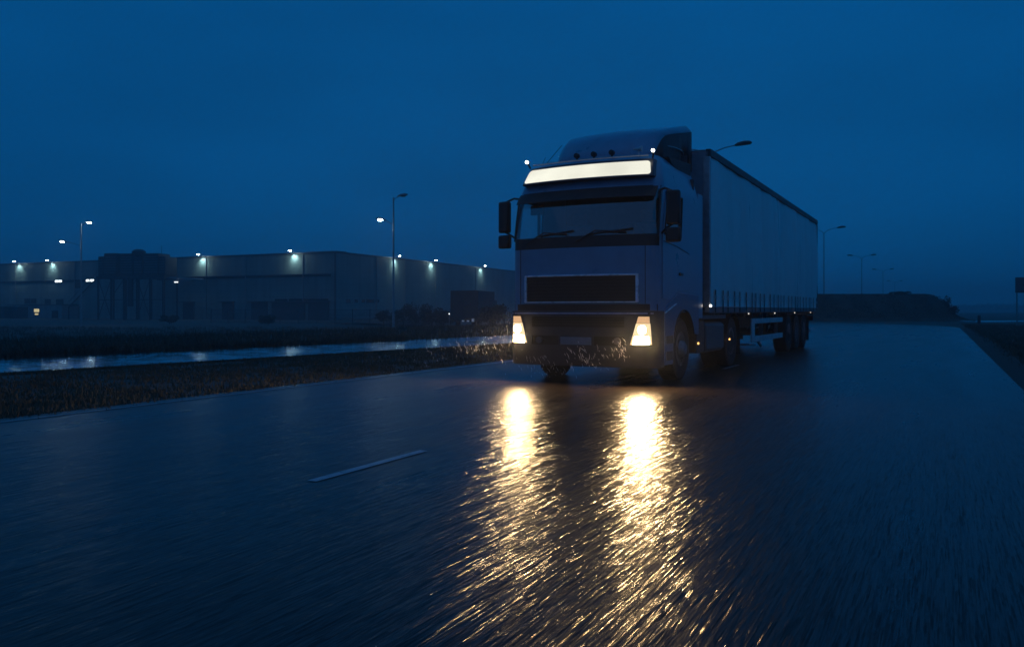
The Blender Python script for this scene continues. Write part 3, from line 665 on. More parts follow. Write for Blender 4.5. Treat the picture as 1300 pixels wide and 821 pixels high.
for y in (11.55,12.86,14.17): MB().tube([(-.95,y,.5),(.95,y,.5)], .07, 8).box(-.62,-.48,y-.12,y+.12,.5,.98).box(.48,.62,y-.12,y+.12,.5,.98).build('trailer_axle', steel, trailer)
MB().box(-1.1,1.1,16.1,16.2,.40,.52).box(-.6,-.5,16.1,16.2,.5,.9).box(.5,.6,16.1,16.2,.5,.9).build('rear_underrun_bar', white_rail, trailer)
MB().lathe([(.5,-.14),(.5,.14)], (0,8.2,.52), 'z', 24).build('spare_wheel', rubber, trailer)
MB().tube([(1.1,6.9,.36),(1.1,7.6,.33),(.6,7.6,.33)], .03, 6).tube([(1.1,7.9,.42),(1.1,8.3,.28)], .04, 6).build('spare_carrier', white_rail, trailer)
# white marker at the front corner of the trailer
for s_ in (1,-1):
    MB().tube([(s_*1.262,2.80,1.22),(s_*1.30,2.78,1.22)], .012, 5).build('front_marker_bracket', black, trailer)
    MB().lathe([(.012,-.02),(.026,0),(.012,.02)], (s_*1.31,2.77,1.22), 'y', 10).build('front_marker', glow('front_marker_white', (1,.95,.85), 3) if s_ > 0 else MATS['front_marker_white'], trailer)

# spray kicked up ahead of the bumper ------------------------------------------
drop_m = mat('water_drops', (.8,.82,.85), .12, trans=0., var=.05)
b = MB(); M = Matrix.Rotation(-TH,4,'Z')
def drops(n, c, sd, l0, l1):
    for _ in range(n):
        p = Vector((random.gauss(c[0],sd[0]), random.gauss(c[1],sd[1]), max(.06,random.gauss(c[2],sd[2])))); l = 1.6*random.uniform(l0,l1)*random.uniform(.3,1)
        d = Vector((random.gauss(-.25,.3), -.1, 1)).normalized()*l; r_ = random.uniform(.0012,.0028)
        q = M@p+TLOC; dd = M@d; b.tube([q, q+dd*.4+Vector((.05*l,0,0)), q+dd+Vector((-.04*l,0,-.1*l))], [r_*.4, r_, r_*.3], 5)
drops(70, (.25,-.40,.40), (.22,.12,.09), .02,.10); drops(45, (.74,-.36,.54), (.10,.08,.07), .02,.07); drops(60, (-.55,-.40,.25), (.28,.12,.10), .02,.09)
drops(70, (-1.75,-.3,.50), (.22,.2,.06), .02,.09); drops(30, (-1.5,-.3,.64), (.25,.2,.07), .01,.05); drops(30,(-2.6,-.2,.40),(.3,.3,.08),.02,.08)
tag(b.build('water_spray', drop_m), 'fine bright drops of water thrown up around the truck bumper', 'spray', kind='stuff')

# ------------------------------------------------------------------ street lamps
def double_lamp(x, y, h=10.0, half=2.1):
    e = empty('street_lamp', (x,y,float(ground_z(x,y))), math.atan2(-.35, 1.0))
    MB().tube([(0,0,0),(0,0,1.2),(0,0,1.25),(0,0,h-.35)], [.10,.10,.075,.05], 10).box(-.09,.09,-.09,.09,0,.03).build('pole', wetsteel, e)
    for s_ in (1,-1):
        MB().tube([(0,0,h-.45),(s_*.25,0,h-.12),(s_*.8,0,h+.08),(s_*1.45,0,h+.18)], [.04,.035,.03,.03], 8).build('arm', wetsteel, e)
        MB().tube([(s_*1.35,0,h+.17),(s_*1.5,0,h+.22),(s_*1.85,0,h+.27),(s_*2.15,0,h+.27),(s_*2.25,0,h+.26)], [.05,.10,.13,.10,.03], 10).build('lamp_head', dirt_dark, e)
    return e
lab = ['unlit two-armed street lamp rising behind the trailer roof, one lamp head showing', 'unlit two-armed street lamp just right of the end of the trailer', 'unlit two-armed street lamp, second one standing clear beyond the trailer', 'small unlit two-armed street lamp, third one standing clear beyond the trailer', 'tiny faint two-armed street lamp, the farthest of the row over the dark bank']
pos = []
for px, Z in ((901,45.5),(1046,91),(1094,136.5),(1121,184),(1136,258)): pos.append(((px-650)*Z/1045, Z))
l0 = double_lamp(*pos[0])
for i,(x,y) in enumerate(pos):
    o = l0 if i == 0 else copy_tree(l0); o.location = (x,y,float(ground_z(x,y)))
    tag(o, lab[i], 'street lamp', 'unlit street lamps along the main road')
lamp_glow = glow('street_lamp_light', (.72,.95,1.0), 70)
def yard_lamp(px, Z, h, hr, hl, lr, ll, right_lit, label):
    x = (px-650)*Z/1045; gz = float(ground_z(x,Z)); e = empty('yard_lamp', (x,Z,gz), 0, label, 'street lamp', 'lit lamps on tall poles by the warehouse yard')
    MB().tube([(0,0,0),(0,0,1.5),(0,0,1.55),(0,0,h)], [.13,.12,.10,.07], 10).box(-.16,.16,-.16,.16,0,.04).build('pole', wetsteel, e)
    MB().tube([(0,0,h-.25),(-.5,0,h-.18),(lr*.6,0,h+.1),(lr,0,h+.3)] if False else [(0,0,h-.25),(lr*.6,0,h-.05),(lr,0,h+.1)], .035, 6).build('upper_arm', wetsteel, e)
    MB().tube([(0,0,hl-.6),(-ll*.5,0,hl-.35),(-ll,0,hl-.15)], .035, 6).build('lower_arm', wetsteel, e)
    for sx_, ax, az, lit in ((1,lr,h+.1,right_lit),(-1,-ll,hl-.15,True)):
        hd = MB().tube([(ax-sx_*.1,0,az),(ax+sx_*.2,0,az+.09),(ax+sx_*.6,0,az+.16),(ax+sx_*.85,0,az+.15)], [.05,.13,.15,.05], 10).build('lamp_head', wetsteel, e)
        MB().lathe([(.05,-.09),(.20,-.07),(.24,0),(.2,.03)], (ax+sx_*.42,0,az+.03), 'z', 14).build('lamp_glass', lamp_glow if lit else MATS['unlit_lamp_glass'], hd)
    return e
yard_lamp(499.5, 74, 12.0, 12, 10.1, .45, .75, False, 'tall lamp pole by the warehouse long side, lower left lamp lit, upper one dark')
yard_lamp(103, 98, 12.2, 12, 10.2, .55, 1.8, True, 'tall lamp pole at the left of the warehouse front with both lamps lit')
# ------------------------------------------------------------------ warehouse
A = Vector((-32.8,153)); U1 = Vector((-88,42)).normalized(); U2 = Vector((30,69)).normalized()
N1 = Vector((U1.y,-U1.x)); N1 = N1 if N1.y < 0 else -N1
N2 = Vector((U2.y,-U2.x)); N2 = N2 if N2.x > 0 else -N2
GZ = -.84; TOPZ = 12.0
ware = empty('warehouse', (A.x, A.y, GZ), 0, 'long pale flat-roofed warehouse with lamps along its roof edge', 'warehouse')
def wp(face, d, o_=0, z=0):
    u, n = (U1,N1) if face == 1 else (U2,N2); p = A+u*d+n*o_; return (p.x,p.y,z)
def dpx(face, px):
    u = U1 if face == 1 else U2; a = (px-650)/1045.; return (a*A.y-A.x)/(u.x-a*u.y)
def zpx(face, px, py):
    d = dpx(face,px); u = U1 if face == 1 else U2; return 1.15+(393-py)*(A.y+u.y*d)/1045.
def slab(face, d0, d1, z0, z1, o0, o1, b=None):
    b = b or WB(); v = [wp(face,d,o_,z) for d in (d0,d1) for o_ in (o0,o1) for z in (z0,z1)]
    return b.add(v, [(0,1,3,2),(4,6,7,5),(0,4,5,1),(2,3,7,6),(0,2,6,4),(1,5,7,3)])
L1, L2 = 150., 110.
def cladding(name, col):
    m = bpy.data.materials.new(name); m.use_nodes = True; nt = m.node_tree; p = nt.nodes['Principled BSDF']; N = nt.nodes.new; K = nt.links.new
    t = N('ShaderNodeTexCoord'); sp = N('ShaderNodeSeparateXYZ'); K(t.outputs['Object'], sp.inputs[0])
    ns = N('ShaderNodeTexNoise'); ns.inputs['Scale'].default_value = .25; ns.inputs['Detail'].default_value = 8; K(t.outputs['Object'], ns.inputs[0])
    mp = N('ShaderNodeMapping'); mp.inputs['Scale'].default_value = (1.2,1.2,.08); K(t.outputs['Object'], mp.inputs[0])
    st = N('ShaderNodeTexNoise'); st.inputs['Scale'].default_value = 1.; st.inputs['Detail'].default_value = 4; K(mp.outputs[0], st.inputs[0])
    a = N('ShaderNodeMath'); a.operation = 'ADD'; K(ns.outputs['Fac'], a.inputs[0]); K(st.outputs['Fac'], a.inputs[1])
    r = N('ShaderNodeMapRange'); r.inputs[1].default_value = .7; r.inputs[2].default_value = 1.3; r.inputs[3].default_value = .72; r.inputs[4].default_value = 1.2; K(a.outputs[0], r.inputs[0])
    w = N('ShaderNodeMath'); w.operation = 'MODULO'; w.inputs[1].default_value = 1.2; az = N('ShaderNodeMath'); az.operation = 'ADD'; az.inputs[1].default_value = 100.; K(sp.outputs[2], az.inputs[0]); K(az.outputs[0], w.inputs[0])
    c2 = N('ShaderNodeMath'); c2.operation = 'LESS_THAN'; c2.inputs[1].default_value = .06; K(w.outputs[0], c2.inputs[0])
    s_ = N('ShaderNodeMath'); s_.operation = 'MULTIPLY_ADD'; s_.inputs[1].default_value = -.35; s_.inputs[2].default_value = 1.; K(c2.outputs[0], s_.inputs[0])
    mm = N('ShaderNodeMath'); mm.operation = 'MULTIPLY'; K(r.outputs[0], mm.inputs[0]); K(s_.outputs[0], mm.inputs[1])
    v = N('ShaderNodeVectorMath'); v.operation = 'SCALE'; v.inputs[0].default_value = col; K(mm.outputs[0], v.inputs['Scale']); K(v.outputs[0], p.inputs['Base Color'])
    p.inputs['Roughness'].default_value = .55; MATS[name] = m; return m
clad = cladding('wall_cladding', (.17,.22,.21)); trimm = mat('roof_trim', (.05,.055,.06), .5); darkw = mat('dark_window', (.012,.014,.018), .2, var=.2); doorm = mat('dock_door', (.04,.045,.05), .6, var=.3, scale=.8)
c4 = A+U1*L1+U2*L2
b = WB(); base = [A, A+U1*L1, c4, A+U2*L2]
b.add([(p.x,p.y,GZ-.3) for p in base]+[(p.x,p.y,TOPZ-.3) for p in base], [(0,1,5,4),(1,2,6,5),(2,3,7,6),(3,0,4,7)]); b.build('wall', clad, ware, smooth=0)
rf = WB().add([(p.x,p.y,TOPZ-.45) for p in base], [(0,1,2,3)]).build('roof', mat('roof_felt', (.05,.05,.05), .9), ware)
slab(1,-.12,L1,TOPZ-.35,TOPZ,-.3,.12).build('roof_trim', trimm, rf); slab(2,.13,L2,TOPZ-.35,TOPZ,-.3,.12).build('roof_trim', trimm, rf)
slab(1,2.,9.,TOPZ-.4,TOPZ+.35,-6,-3).build('roof_vent', steel, rf)
slab(1,dpx(1,120),dpx(1,20)+10,7.35,7.8,0,.1).build('wall_band', darkw, ware)
slab(1,dpx(1,420),dpx(1,200),7.35,7.75,0,.1).build('wall_band', darkw, ware)
slab(1,dpx(1,420),dpx(1,235),7.78,7.9,0,.6).build('canopy', trimm, ware)
for face, px in ((1,20),(1,95),(1,262),(1,312),(1,385),(2,478),(2,553),(2,604)):
    d = dpx(face,px); slab(face,d-.09,d+.09,GZ,TOPZ-.36,.0,.14).build('downpipe', wetsteel, ware)
d = dpx(2,513); lad = slab(2,d-.3,d-.24,GZ+2,TOPZ+.6,.2,.26); slab(2,d+.24,d+.3,GZ+2,TOPZ+.6,.2,.26,lad)
for z in np.arange(GZ+2.2,TOPZ+.4,.35): slab(2,d-.24,d+.24,z,z+.04,.21,.25,lad)
lad.build('wall_ladder', wetsteel, ware)
slab(1,-.15,.25,GZ,TOPZ-.36,.0,.1).build('corner_trim', trimm, ware)
lit_strip = glow('lit_strip_window', (.85,.97,1.0), 4); lit_warm = glow('lit_window', (1.,.86,.45), .75)
for px, w in ((75,4),(115,5)):
    for q in (-1,1):
        d = dpx(1,px+q*(w*.55)); hw = .55; fr_ = slab(1,d-hw-.06,d+hw+.06,7.3,7.85,.1,.16).build('strip_window', trimm, ware); slab(1,d-hw,d+hw,7.36,7.80,.161,.17).build('window_pane', lit_strip, fr_)
for face, px, py, w, h in ((1,35,382,1.0,1.1),(1,43,382,.9,1.0),(1,61,383,1.0,1.1),(1,76,383,1.2,1.1),(1,357,382,1.5,.7),(1,376,382,1.7,.8),(1,393,382,1.9,.8),(1,408,382,1.6,.8),(2,442,382,.6,.6),(2,452,382,.5,.5),(2,461,382,.5,.5),(2,470,382,1.4,.6),(2,479,382,.6,.5),(1,99,362,1.2,1.2)):
    d = dpx(face,px); z = zpx(face,px,py); fr_ = slab(face,d-w-.08,d+w+.08,z-h/2-.08,z+h/2+.08,0,.06).build('window', trimm, ware); slab(face,d-w,d+w,z-h/2,z+h/2,.061,.07).build('window_pane', darkw, fr_)
for px, w in ((330,2.0),(357,2.2),(376,2.2),(405,2.4),(290,1.5),(240,1.5)):
    d = dpx(1,px); dd = slab(1,d-w,d+w,GZ,2.6,0,.25).build('dock_door', doorm, ware); slab(1,d-w-.3,d+w+.3,2.62,2.8,0,.9).build('door_canopy', trimm, dd)
d = dpx(2,585); slab(2,d-3,d+3,GZ,3.0,0,.2).build('dock_door', doorm, ware)
# wall lamps: separate things
wall_light = glow('wall_lamp_light', (.70,1.0,1.0), 120)
wl_labels = ['lit wall lamp at far left of the warehouse front roof edge','lit wall lamp, second from the left on the warehouse front','lit wall lamp on the warehouse front just right of the rooftop equipment','lit wall lamp nearest the warehouse corner on the front side','lit wall lamp behind the tall lamp pole on the warehouse long side','lit wall lamp in the middle of the warehouse long side','lit wall lamp at the far end of the warehouse long side near the truck cab']
for i,(face,px) in enumerate(((1,25),(1,67),(1,258),(1,374),(2,500.5),(2,547),(2,610))):
    d = dpx(face,px); p0 = wp(face,d,0,11.2); e = empty('wall_lamp', p0, 0, wl_labels[i], 'wall lamp', 'wall lamps along the warehouse roof edge')
    n = N1 if face == 1 else N2; n3 = Vector((n.x,n.y,0))
    MB().tube([n3*.13, n3*.13+Vector((0,0,.9)), n3*.7+Vector((0,0,1.2)), n3*1.1+Vector((0,0,1.25))], .04, 6).build('bracket_arm', wetsteel, e)
    c = n3*1.3+Vector((0,0,1.2)); side = Vector((-n3.y,n3.x,0))
    hd = MB().obox(c, n3, side, (0,0,1), .38,.24,.07).build('lamp_head', wetsteel, e, bevel=.03)
    MB().lathe([(.05,-.12),(.2,-.09),(.26,-.02)], tuple(c+Vector((0,0,-.06))), 'z', 12).build('lamp_glass', wall_light, hd)
    ld = bpy.data.lights.new('wall_lamp_beam','SPOT'); ld.energy = 420; ld.color = (.62,.95,1.0); ld.spot_size = R(125); ld.spot_blend = .9; ld.shadow_soft_size = .15
    lo_ = bpy.data.objects.new('wall_lamp_beam', ld); COL.objects.link(lo_); lo_.parent = e; lo_.location = n3*.75+Vector((0,0,.35))
    dirv = (-n3*.85+Vector((0,0,-1))).normalized(); lo_.rotation_euler = dirv.to_track_quat('-Z','Y').to_euler()
# annex
ann = empty('office_annex', wp(1,dpx(1,64),2,GZ), 0, 'low pale annex with one lit window at the foot of the warehouse front', 'annex')
d0, d1 = dpx(1,100), dpx(1,32)
slab(1,d0,d1,GZ-.2,2.1,.15,4.0).build('wall', cladding('annex_cladding', (.24,.255,.26)), ann, smooth=0)
slab(1,d0-.2,d1+.2,2.1,2.3,.15,4.2).build('roof', trimm, ann)
def annex_win(px, py, wpx, hpx, m, nm):
    d = dpx(1,px); Z = (A.y+U1.y*d)-4*.9; k = Z/1045; z = 1.15+(393-py)*k; w = wpx*k/2/abs(U1.x)
    f_ = slab(1,d-w-.12,d+w+.12,z-hpx*k/2-.12,z+hpx*k/2+.12,4.0,4.06).build('window', trimm, ann); slab(1,d-w,d+w,z-hpx*k/2,z+hpx*k/2,4.061,4.07).build(nm, m, f_)
annex_win(68,394,9,4.0,lit_warm,'lit_pane'); annex_win(68,398.6,6,2.0,lit_warm,'lit_pane'); annex_win(91,399,10,9,darkw,'window_pane'); annex_win(50,398,6,7,darkw,'window_pane')
# parked containers at far left
for k,(px,w,h,lb) in enumerate(((6,3.2,2.7,'dark shipping container at the left edge beside the low annex'),(24,2.6,2.6,'dark shipping container standing close against the low annex'))):
    Z = 178; x = (px-650)*Z/1045; cn = empty('shipping_container', (x,Z,GZ), R(-24), lb, 'container', 'dark containers left of the annex')
    cm = mat('container_paint', (.045,.04,.04), .6, var=.3, scale=1)
    b = MB(); pts = []
    for q in range(int(w*2/.3)): x0 = -w/2+q*.3*w/(.3*int(w*2/.3)); 
    b.box(-w/2,w/2,-1.2,1.2,.1,h).build('container_body', cm, cn, bevel=.04)
    b = MB()
    for q in np.arange(-w/2+.2, w/2-.1, .3): b.box(q-.05,q+.05,-1.24,-1.2,.25,h-.15)
    b.build('rib', cm, cn)
# equipment platform in front of the warehouse
Zp = 162.
pl = empty('equipment_platform', ((175-650)*Zp/1045, Zp, GZ), R(-12), 'dark steel platform on braced legs carrying bulky plant in front of the warehouse', 'platform')
k = Zp/1045; W = 96*k; HD = 7.7-GZ
dk = mat('dark_platform_steel', (.035,.035,.04), .6, .3, var=.3, scale=1.)
MB().box(-W/2,W/2,-2.5,2.5,HD-.5,HD).build('deck', dk, pl)
for q in np.linspace(-W/2+.3,W/2-.3,6):
    for yy in (-2.2,2.2): MB().box(q-.14,q+.14,yy-.14,yy+.14,0,HD-.5).build('leg', dk, pl)
qs = np.linspace(-W/2+.3,W/2-.3,6)
for i in range(5):
    if i in (1,2,4): continue
    b = MB().tube([(qs[i],-2.2,.3),(qs[i+1],-2.2,HD-.6)], .08, 5).tube([(qs[i+1],-2.2,.3),(qs[i],-2.2,HD-.6)], .08, 5); b.build('cross_brace', dk, pl)
for i in (1,2): MB().tube([(qs[i],-2.2,HD*.5),(qs[i+1],-2.2,HD-.6)], .08, 5).build('cross_brace', dk, pl)
MB().box(-W/2,W/2,-2.3,-2.1,HD*.45,HD*.45+.15).build('tie_beam', dk, pl)
for (x0,x1,h) in ((-W/2+.0,-W/2+1.2,3.9),(-W/2+1.3,-W/2+4.1,4.5),(-W/2+4.9,W/2-7.2,4.4),(W/2-7.0,W/2-5.0,3.6),(W/2-4.8,W/2-1.6,4.35),(W/2-1.5,W/2-.1,3.7)):
    hb = MB().box(x0,x1,-1.9,1.9,HD+.02,HD+h).build('plant_unit', dk, pl, bevel=.1)
    b = MB()
    for z in np.arange(HD+.6,HD+h-.5,.5): b.box(x0+.2,x1-.2,-1.96,-1.9,z,z+.2)
    b.build('louvre', steel, hb)
MB().lathe([(.9,0),(1.3,.5),(1.3,1.3),(.7,1.7)], (W/2-7.2,0,HD+3.6), 'z', 16).build('fan_cowl', dk, pl)
MB().box(-.45,.45,-2.45,-1.9,2.6,HD-.5).build('vertical_duct', dk, pl)
MB().tube([(W/2-2.2,0,HD+4.3),(W/2-2.2,0,HD+5.9)], .05, 5).build('mast', dk, pl)
b = MB()
for q in np.linspace(-W/2,W/2,12): b.box(q-.03,q+.03,-2.5,-2.44,HD,HD+1.1)
b.box(-W/2,W/2,-2.5,-2.44,HD+1.05,HD+1.12).box(-W/2,W/2,-2.5,-2.44,HD+.55,HD+.6); b.build('guard_rail', dk, pl)
st = MB()
for q in range(22):
    x = -W/2-6.4+q*.30; z = 2.6+q*(HD-2.9)/22; st.box(x,x+.34,-2.2,-1.0,z,z+.06)
st.tube([(-W/2-6.4,-2.2,2.5),(-W/2,-2.2,HD-.3)], .12, 5).tube([(-W/2-6.4,-2.2,3.6),(-W/2,-2.2,HD+.8)], .05, 5).tube([(-W/2-6.4,-2.2,2.5),(-W/2-6.4,-2.2,0)], .12,5).build('stair', dk, pl)
MB().tube([(W/2,-1.0,HD-.4),(W/2+7.5,-1.0,HD-.8)], .16, 8).tube([(W/2,-1.4,HD-.9),(W/2+5,-1.4,HD-1.0)], .1, 8).build('pipe', wetsteel, pl)
pll = MB().box(W/2+1.6,W/2+2.3,-1.5,-1.3,HD-1.35,HD-1.15).build('platform_lamp', glow('platform_light', (.9,.97,1.), 2.2), pl)

# ------------------------------------------------------------------ yard fence, shrubs, parked truck
fm_ = mat('fence_wire', (.10,.105,.11), .6, .3, var=.2)
def fence(pxs, Z0, Z1, label):
    x0 = (pxs[0]-650)*Z0/1045; x1 = (pxs[1]-650)*Z1/1045; a = Vector((x0,Z0,0)); c = Vector((x1,Z1,0)); Lf = (c-a).length; u = (c-a)/Lf
    gz = float(ground_z(x0,Z0)); e = empty('yard_fence', (x0,Z0,gz), math.atan2(u.y,u.x), label, 'fence', 'wire fences round the warehouse yard')
    n = int(Lf/2.5)
    for i in range(n+1): MB().box(i*Lf/n-.04,i*Lf/n+.04,-.04,.04,0,2.1).build('post', fm_, e)
    b = MB()
    for q in np.arange(.1,Lf,.16): b.box(q-.012,q+.012,-.02,.0,.1,2.0)
    for z in (.15,.7,1.3,1.97): b.box(0,Lf,.001,.025,z,z+.03)
    b.build('fence_mesh', fm_, e)
fence((425,572), 112, 122, 'wire fence along the yard on the warehouse long side'); fence((268,425), 118, 112, 'wire fence in front of the dock doors, left of the warehouse corner')
leaf_m = mat('shrub_leaves', (.06,.06,.04), .7, var=.5, scale=.8)
bark = mat('bark', (.05,.042,.035), .9, var=.3)
def shrub(name, loc, w, d, h, n, leaf, label, cat, group, trunk=False):
    e = empty(name, loc, 0, label, cat, group); blobs = []
    for _ in range(9): blobs.append((random.uniform(-.36,.36)*w, random.uniform(-.36,.36)*d, random.uniform(.3 if not trunk else .45,.8)*h, random.uniform(.16,.30)))
    blobs = np.array(blobs); pick = rng.integers(0,9,n); c = blobs[pick]
    v = rng.normal(0,1,(n,3)); v /= np.linalg.norm(v,axis=1)[:,None]; rr = rng.uniform(.5,1.15,n)[:,None]
    P = c[:,:3]+v*rr*c[:,3:4]*np.array([w,d,h*.9]); P[:,2] = np.abs(P[:,2])
    a = rng.normal(0,1,(n,3)); a /= np.linalg.norm(a,axis=1)[:,None]; b_ = np.cross(a, rng.normal(0,1,(n,3))); b_ /= np.linalg.norm(b_,axis=1)[:,None]
    s = leaf*rng.uniform(.5,1.3,n)[:,None]; Vv = np.concatenate([P-a*s, P-b_*s*.5, P+a*s, P+b_*s*.5]); i = np.arange(n)
    np_mesh('crown' if trunk else 'foliage', Vv, np.stack([i,i+n,i+2*n,i+3*n],1), leaf_m, e)
    b = MB(); b.tube([(0,0,-.1),(.02,0,h*.3),(.05,.03,h*.62)], [h*.03,h*.022,h*.01], 6)
    for q in range(6):
        t = blobs[q]; b.tube([(0,0,h*.18),(t[0]*.5,t[1]*.5,t[2]*.7),(t[0],t[1],t[2])], [h*.015,h*.01,h*.004], 5)
    b.build('trunk' if trunk else 'stem', bark, e); return e
slab_desc = [(487,98,2.2,1.9,'low dark shrub just left of the tall lamp pole foot'),(512,96,3.4,2.4,'dark shrub just right of the tall lamp pole'),(528,97,3.6,2.9,'widest dark shrub in the clump right of the lamp pole'),(548,95,3.2,2.6,'dark shrub in the middle of the clump, under the wall lamp'),(563,94,2.4,2.0,'small dark shrub just left of the parked brown truck'),(622,82,3.0,2.3,'dark shrub between the parked brown truck and the moving truck'),(640,80,3.0,2.4,'dark shrub half hidden behind the left headlight of the truck'),(340,104,2.4,1.4,'low shrub in front of the dock doors'),(215,110,2.8,1.5,'low shrub below the equipment platform')]
for px, Z, w, h, lb in slab_desc:
    x = (px-650)*Z/1045; shrub('shrub', (x,Z,float(ground_z(x,Z))), w, w*.8, h, 1500, .12, lb, 'shrub', 'shrubs along the warehouse yard')
# dark low scrub right behind median? parked truck
Z = 88; x = (590-650)*Z/1045; gz = float(ground_z(x,Z))
pt = empty('parked_truck', (x,Z,gz), R(-14), 'brown box truck parked by the warehouse, seen from behind', 'truck')
bxm = mat('brown_box_body', (.085,.055,.05), .6, var=.25, scale=1)
MB().box(-1.55,1.55,-.2,6.5,.95,4.0).build('cargo_box', bxm, pt, bevel=.04)
MB().box(-1.3,1.3,6.8,8.6,.7,3.1).build('cab', bxm, pt, bevel=.15)
MB().box(-1.2,1.2,0,8.4,.65,.9).build('chassis', dirt_dark, pt)
for s_ in (1,-1):
    MB().box(min(.02*s_,1.45*s_),max(.02*s_,1.45*s_),-.26,-.2,1.05,3.9).build('rear_door', bxm, pt, bevel=.02)
    for y in (1.4,7.4): wheel(pt, s_*1.2, y, s_, .30)
for xx in (-.1,.45,1.0): MB().box(xx-.14,xx+.14,-.3,-.262,.68,.84 if xx<.9 else 1.0).build('reflector_plate', mat('glowing_reflector', (.7,.7,.7), .3, emit=(.8,.85,1), estr=.10), pt)  # faint glow put into the plates, which are no lamps
# small white yard lamp beside it
px_, Zl = 570.3, 92; x = (px_-650)*Zl/1045; gz = float(ground_z(x,Zl)); e = empty('bollard_light', (x,Zl,gz), 0, 'tiny lit low lamp post left of the parked brown truck', 'lamp')
MB().tube([(0,0,0),(0,0,1.45)], .05, 8).build('post', wetsteel, e); MB().lathe([(.04,0),(.07,.03),(.07,.12),(.04,.15)], (0,0,1.45), 'z', 10).build('lamp_glass', glow('small_lamp_light', (.8,.85,.9), 1.6), e)

# ------------------------------------------------------------------ right side: bank, trees, sign, distance
bank_m = mat('bank_soil_grass', (.075,.062,.048), .95, var=.4, scale=1.2, bump=.4)
V = []; F = []
xs = np.linspace(8, 47.5, 160); prof = [(-3.6,0,0),(-1.4,.55,0),(-.2,.97,1),(.8,1.0,1),(2.6,1.0,1),(4.5,.45,0),(6,0,0)]
for i, x in enumerate(xs):
    end = float(sstep((47.3-x)/3.6)); H_ = 2.76*end+.05*math.sin(x*1.7)*end+.03*math.sin(x*5.1)*end
    for (dy, hh, t) in prof:
        yb = 86.2-.05*(x-30)*0; V.append((x, yb+dy*(.4+.6*end)+.12*math.sin(x*2+dy), -.06+H_*hh))
k = len(prof)
for i in range(len(xs)-1):
    for j in range(k-1): F.append((i*k+j,(i+1)*k+j,(i+1)*k+j+1,i*k+j+1))
tag(np_mesh('earth_bank', V, F, bank_m), kind='structure')
n = 30000; bx = rng.uniform(8.5,46.8,n); dy = rng.uniform(-3.2,2.4,n); end = sstep((47.3-bx)/3.6); hz = np.interp(dy,[-3.6,-1.4,-.2,.8,2.6],[0,.55,.97,1,1])*2.76*end
Vb, Fb = blades(np.stack([bx, 86.2+dy],1), .06,.16, w=.03); zz = hz-.02-ground_z(bx,86.2+dy); Vb[:,2] += np.tile(zz,5)
tag(np_mesh('bank_grass', Vb, Fb, grassb), 'rough dark grass covering the long bank beyond the road bend', 'grass', kind='stuff')
for px, Z, w, h, lb in ((1143,88,1.6,.95,'small bush standing up on top of the dark bank'),):
    x = (px-650)*Z/1045; shrub('bush', (x,Z,2.5), w, w, h-.3, 900, .10, lb, 'bush', 'bushes on and beside the bank')
for px, Z, w, h, lb in ((1191,87,2.2,2.9,'tallest dark bush at the right end of the bank'),(1199,86.5,1.5,2.6,'narrow pointed bush in the middle of the three at the end of the bank'),(1205,86,1.9,1.7,'lowest bush at the very end of the bank by the road')):
    x = (px-650)*Z/1045; shrub('bush', (x,Z,-.05), w, w, h, 1300, .10, lb, 'bush', 'bushes on and beside the bank')
# distant wood
V = []; F = []
n = 9000; tx = rng.uniform(150, 1150, n); ty = 760+rng.normal(0,25,n)-(tx-600)*.05; hs = 6+2.2*np.sin(tx*.011)+1.3*np.sin(tx*.043+1); tz = rng.random(n)**.6*hs*rng.uniform(.8,1.12,n)
a = rng.normal(0,1,(n,3)); a /= np.linalg.norm(a,axis=1)[:,None]; b_ = np.cross(a, rng.normal(0,1,(n,3))); b_ /= np.linalg.norm(b_,axis=1)[:,None]; P = np.stack([tx,ty,tz],1); s = rng.uniform(1.5,3.5,n)[:,None]
i = np.arange(n)
tag(np_mesh('distant_wood', np.concatenate([P-a*s,P-b_*s*.7,P+a*s,P+b_*s*.7]), np.stack([i,i+n,i+2*n,i+3*n],1), leaf_m), 'faint dark line of woodland along the far horizon', 'wood', kind='stuff')
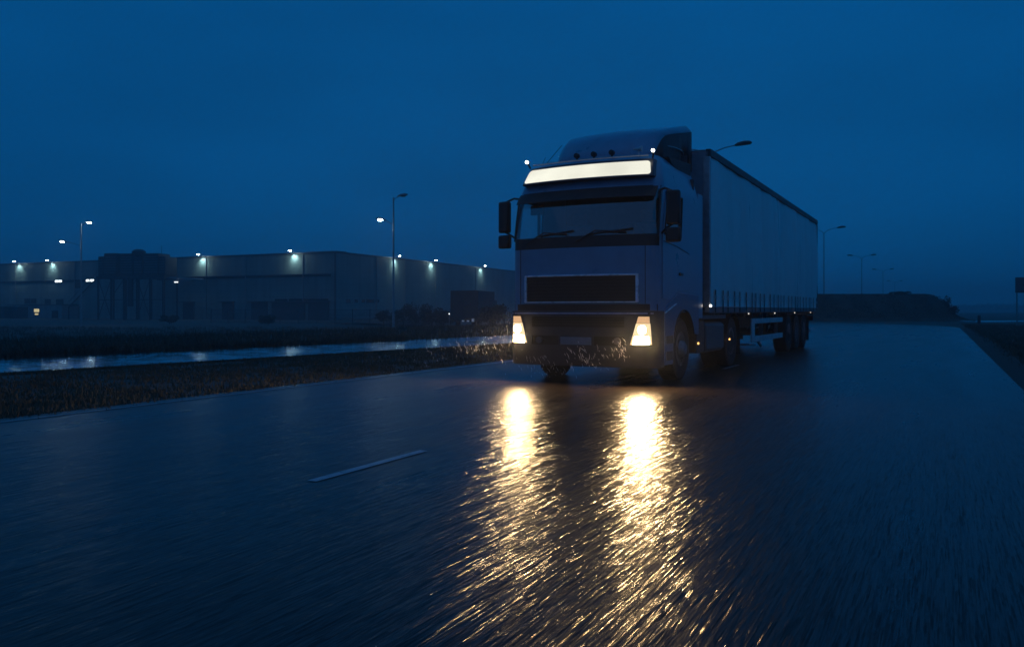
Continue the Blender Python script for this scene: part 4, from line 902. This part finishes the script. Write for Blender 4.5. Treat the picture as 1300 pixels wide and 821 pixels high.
# roadside sign at the right edge
Z = 62.; x = (1291.5-650)*Z/1045; sg = empty('road_sign', (x,Z,float(ground_z(x,Z))), R(-4), 'dark rectangular road sign on posts at the right edge of the photo', 'sign')
k = Z/1045; zb = 1.15+21.5*k+.04; zt = 1.15+41*k+.04
sb = MB().box(-2.5*k, 46*k, -.03, .03, zb, zt).build('sign_board', mat('sign_back', (.16,.10,.11), .5), sg, bevel=.02)
MB().box(-1.5*k,45*k,-.036,-.031,zb+.06,zb+.09).box(6*k,30*k,-.036,-.031,(zb+zt)/2-.05,(zb+zt)/2+.03).build('sign_stripe', mat('sign_bar', (.02,.02,.02), .5), sb)
for q in (0, 40*k): MB().tube([(q,.06,0),(q,.06,zt-.05)], .05, 8).build('post', wetsteel, sg)
Z = 72.; x = (1243-650)*Z/1045; mk = empty('marker_post', (x,Z,float(ground_z(x,Z))), 0, 'short dark roadside post standing in the grass at the right', 'post')
MB().tube([(0,0,0),(0,0,.62),(0,0,.72)], [.13,.13,.10], 10).build('post_body', dirt_dark, mk, bevel=.01)
MB().box(-.10,.10,-.145,-.13,.45,.55).build('reflector', MATS['unlit_lamp_glass'], mk)

# ------------------------------------------------------------------ evening haze
hz_ = MB().box(-420,1300,-60,1000,-3,26).build('haze', None or mat('tmp_haze',(1,1,1)), smooth=0)
hm = bpy.data.materials.new('haze_air'); hm.use_nodes = True; nt = hm.node_tree; nt.nodes.clear()
o = nt.nodes.new('ShaderNodeOutputMaterial'); pv = nt.nodes.new('ShaderNodeVolumePrincipled'); pv.inputs['Color'].default_value = (.8,.85,.9,1); pv.inputs['Density'].default_value = .0020; pv.inputs['Anisotropy'].default_value = .3
nt.links.new(pv.outputs[0], o.inputs['Volume']); hz_.data.materials[0] = hm; tag(hz_, kind='stuff')

ms = bpy.data.meshes.new('glow_mist'); bm = bmesh.new(); bmesh.ops.create_icosphere(bm, subdivisions=4, radius=1); bm.to_mesh(ms); bm.free()  # thin mist volume added to make a halo round the headlights
mo = bpy.data.objects.new('glow_mist', ms); COL.objects.link(mo); mo.location = TLOC+Matrix.Rotation(-TH,3,'Z')@Vector((0,.3,.66)); mo.rotation_euler = (0,0,-TH); mo.scale = (2.6,1.8,.62)
mm_ = hm.copy(); mm_.name = 'mist_air'; mm_.node_tree.nodes['Principled Volume'].inputs['Density'].default_value = .0045; ms.materials.append(mm_)
tag(mo, 'faint mist added around the truck headlights to give them a glow', 'mist', kind='stuff')
# ------------------------------------------------------------------ render
cy = scene.cycles
cy.use_denoising = True; cy.denoiser = 'OPENIMAGEDENOISE'
cy.max_bounces = 6; cy.diffuse_bounces = 2; cy.glossy_bounces = 3; cy.transmission_bounces = 4; cy.transparent_max_bounces = 8; cy.volume_bounces = 0
cy.sample_clamp_indirect = 3.0; cy.use_light_tree = True; cy.caustics_reflective = False; cy.caustics_refractive = False
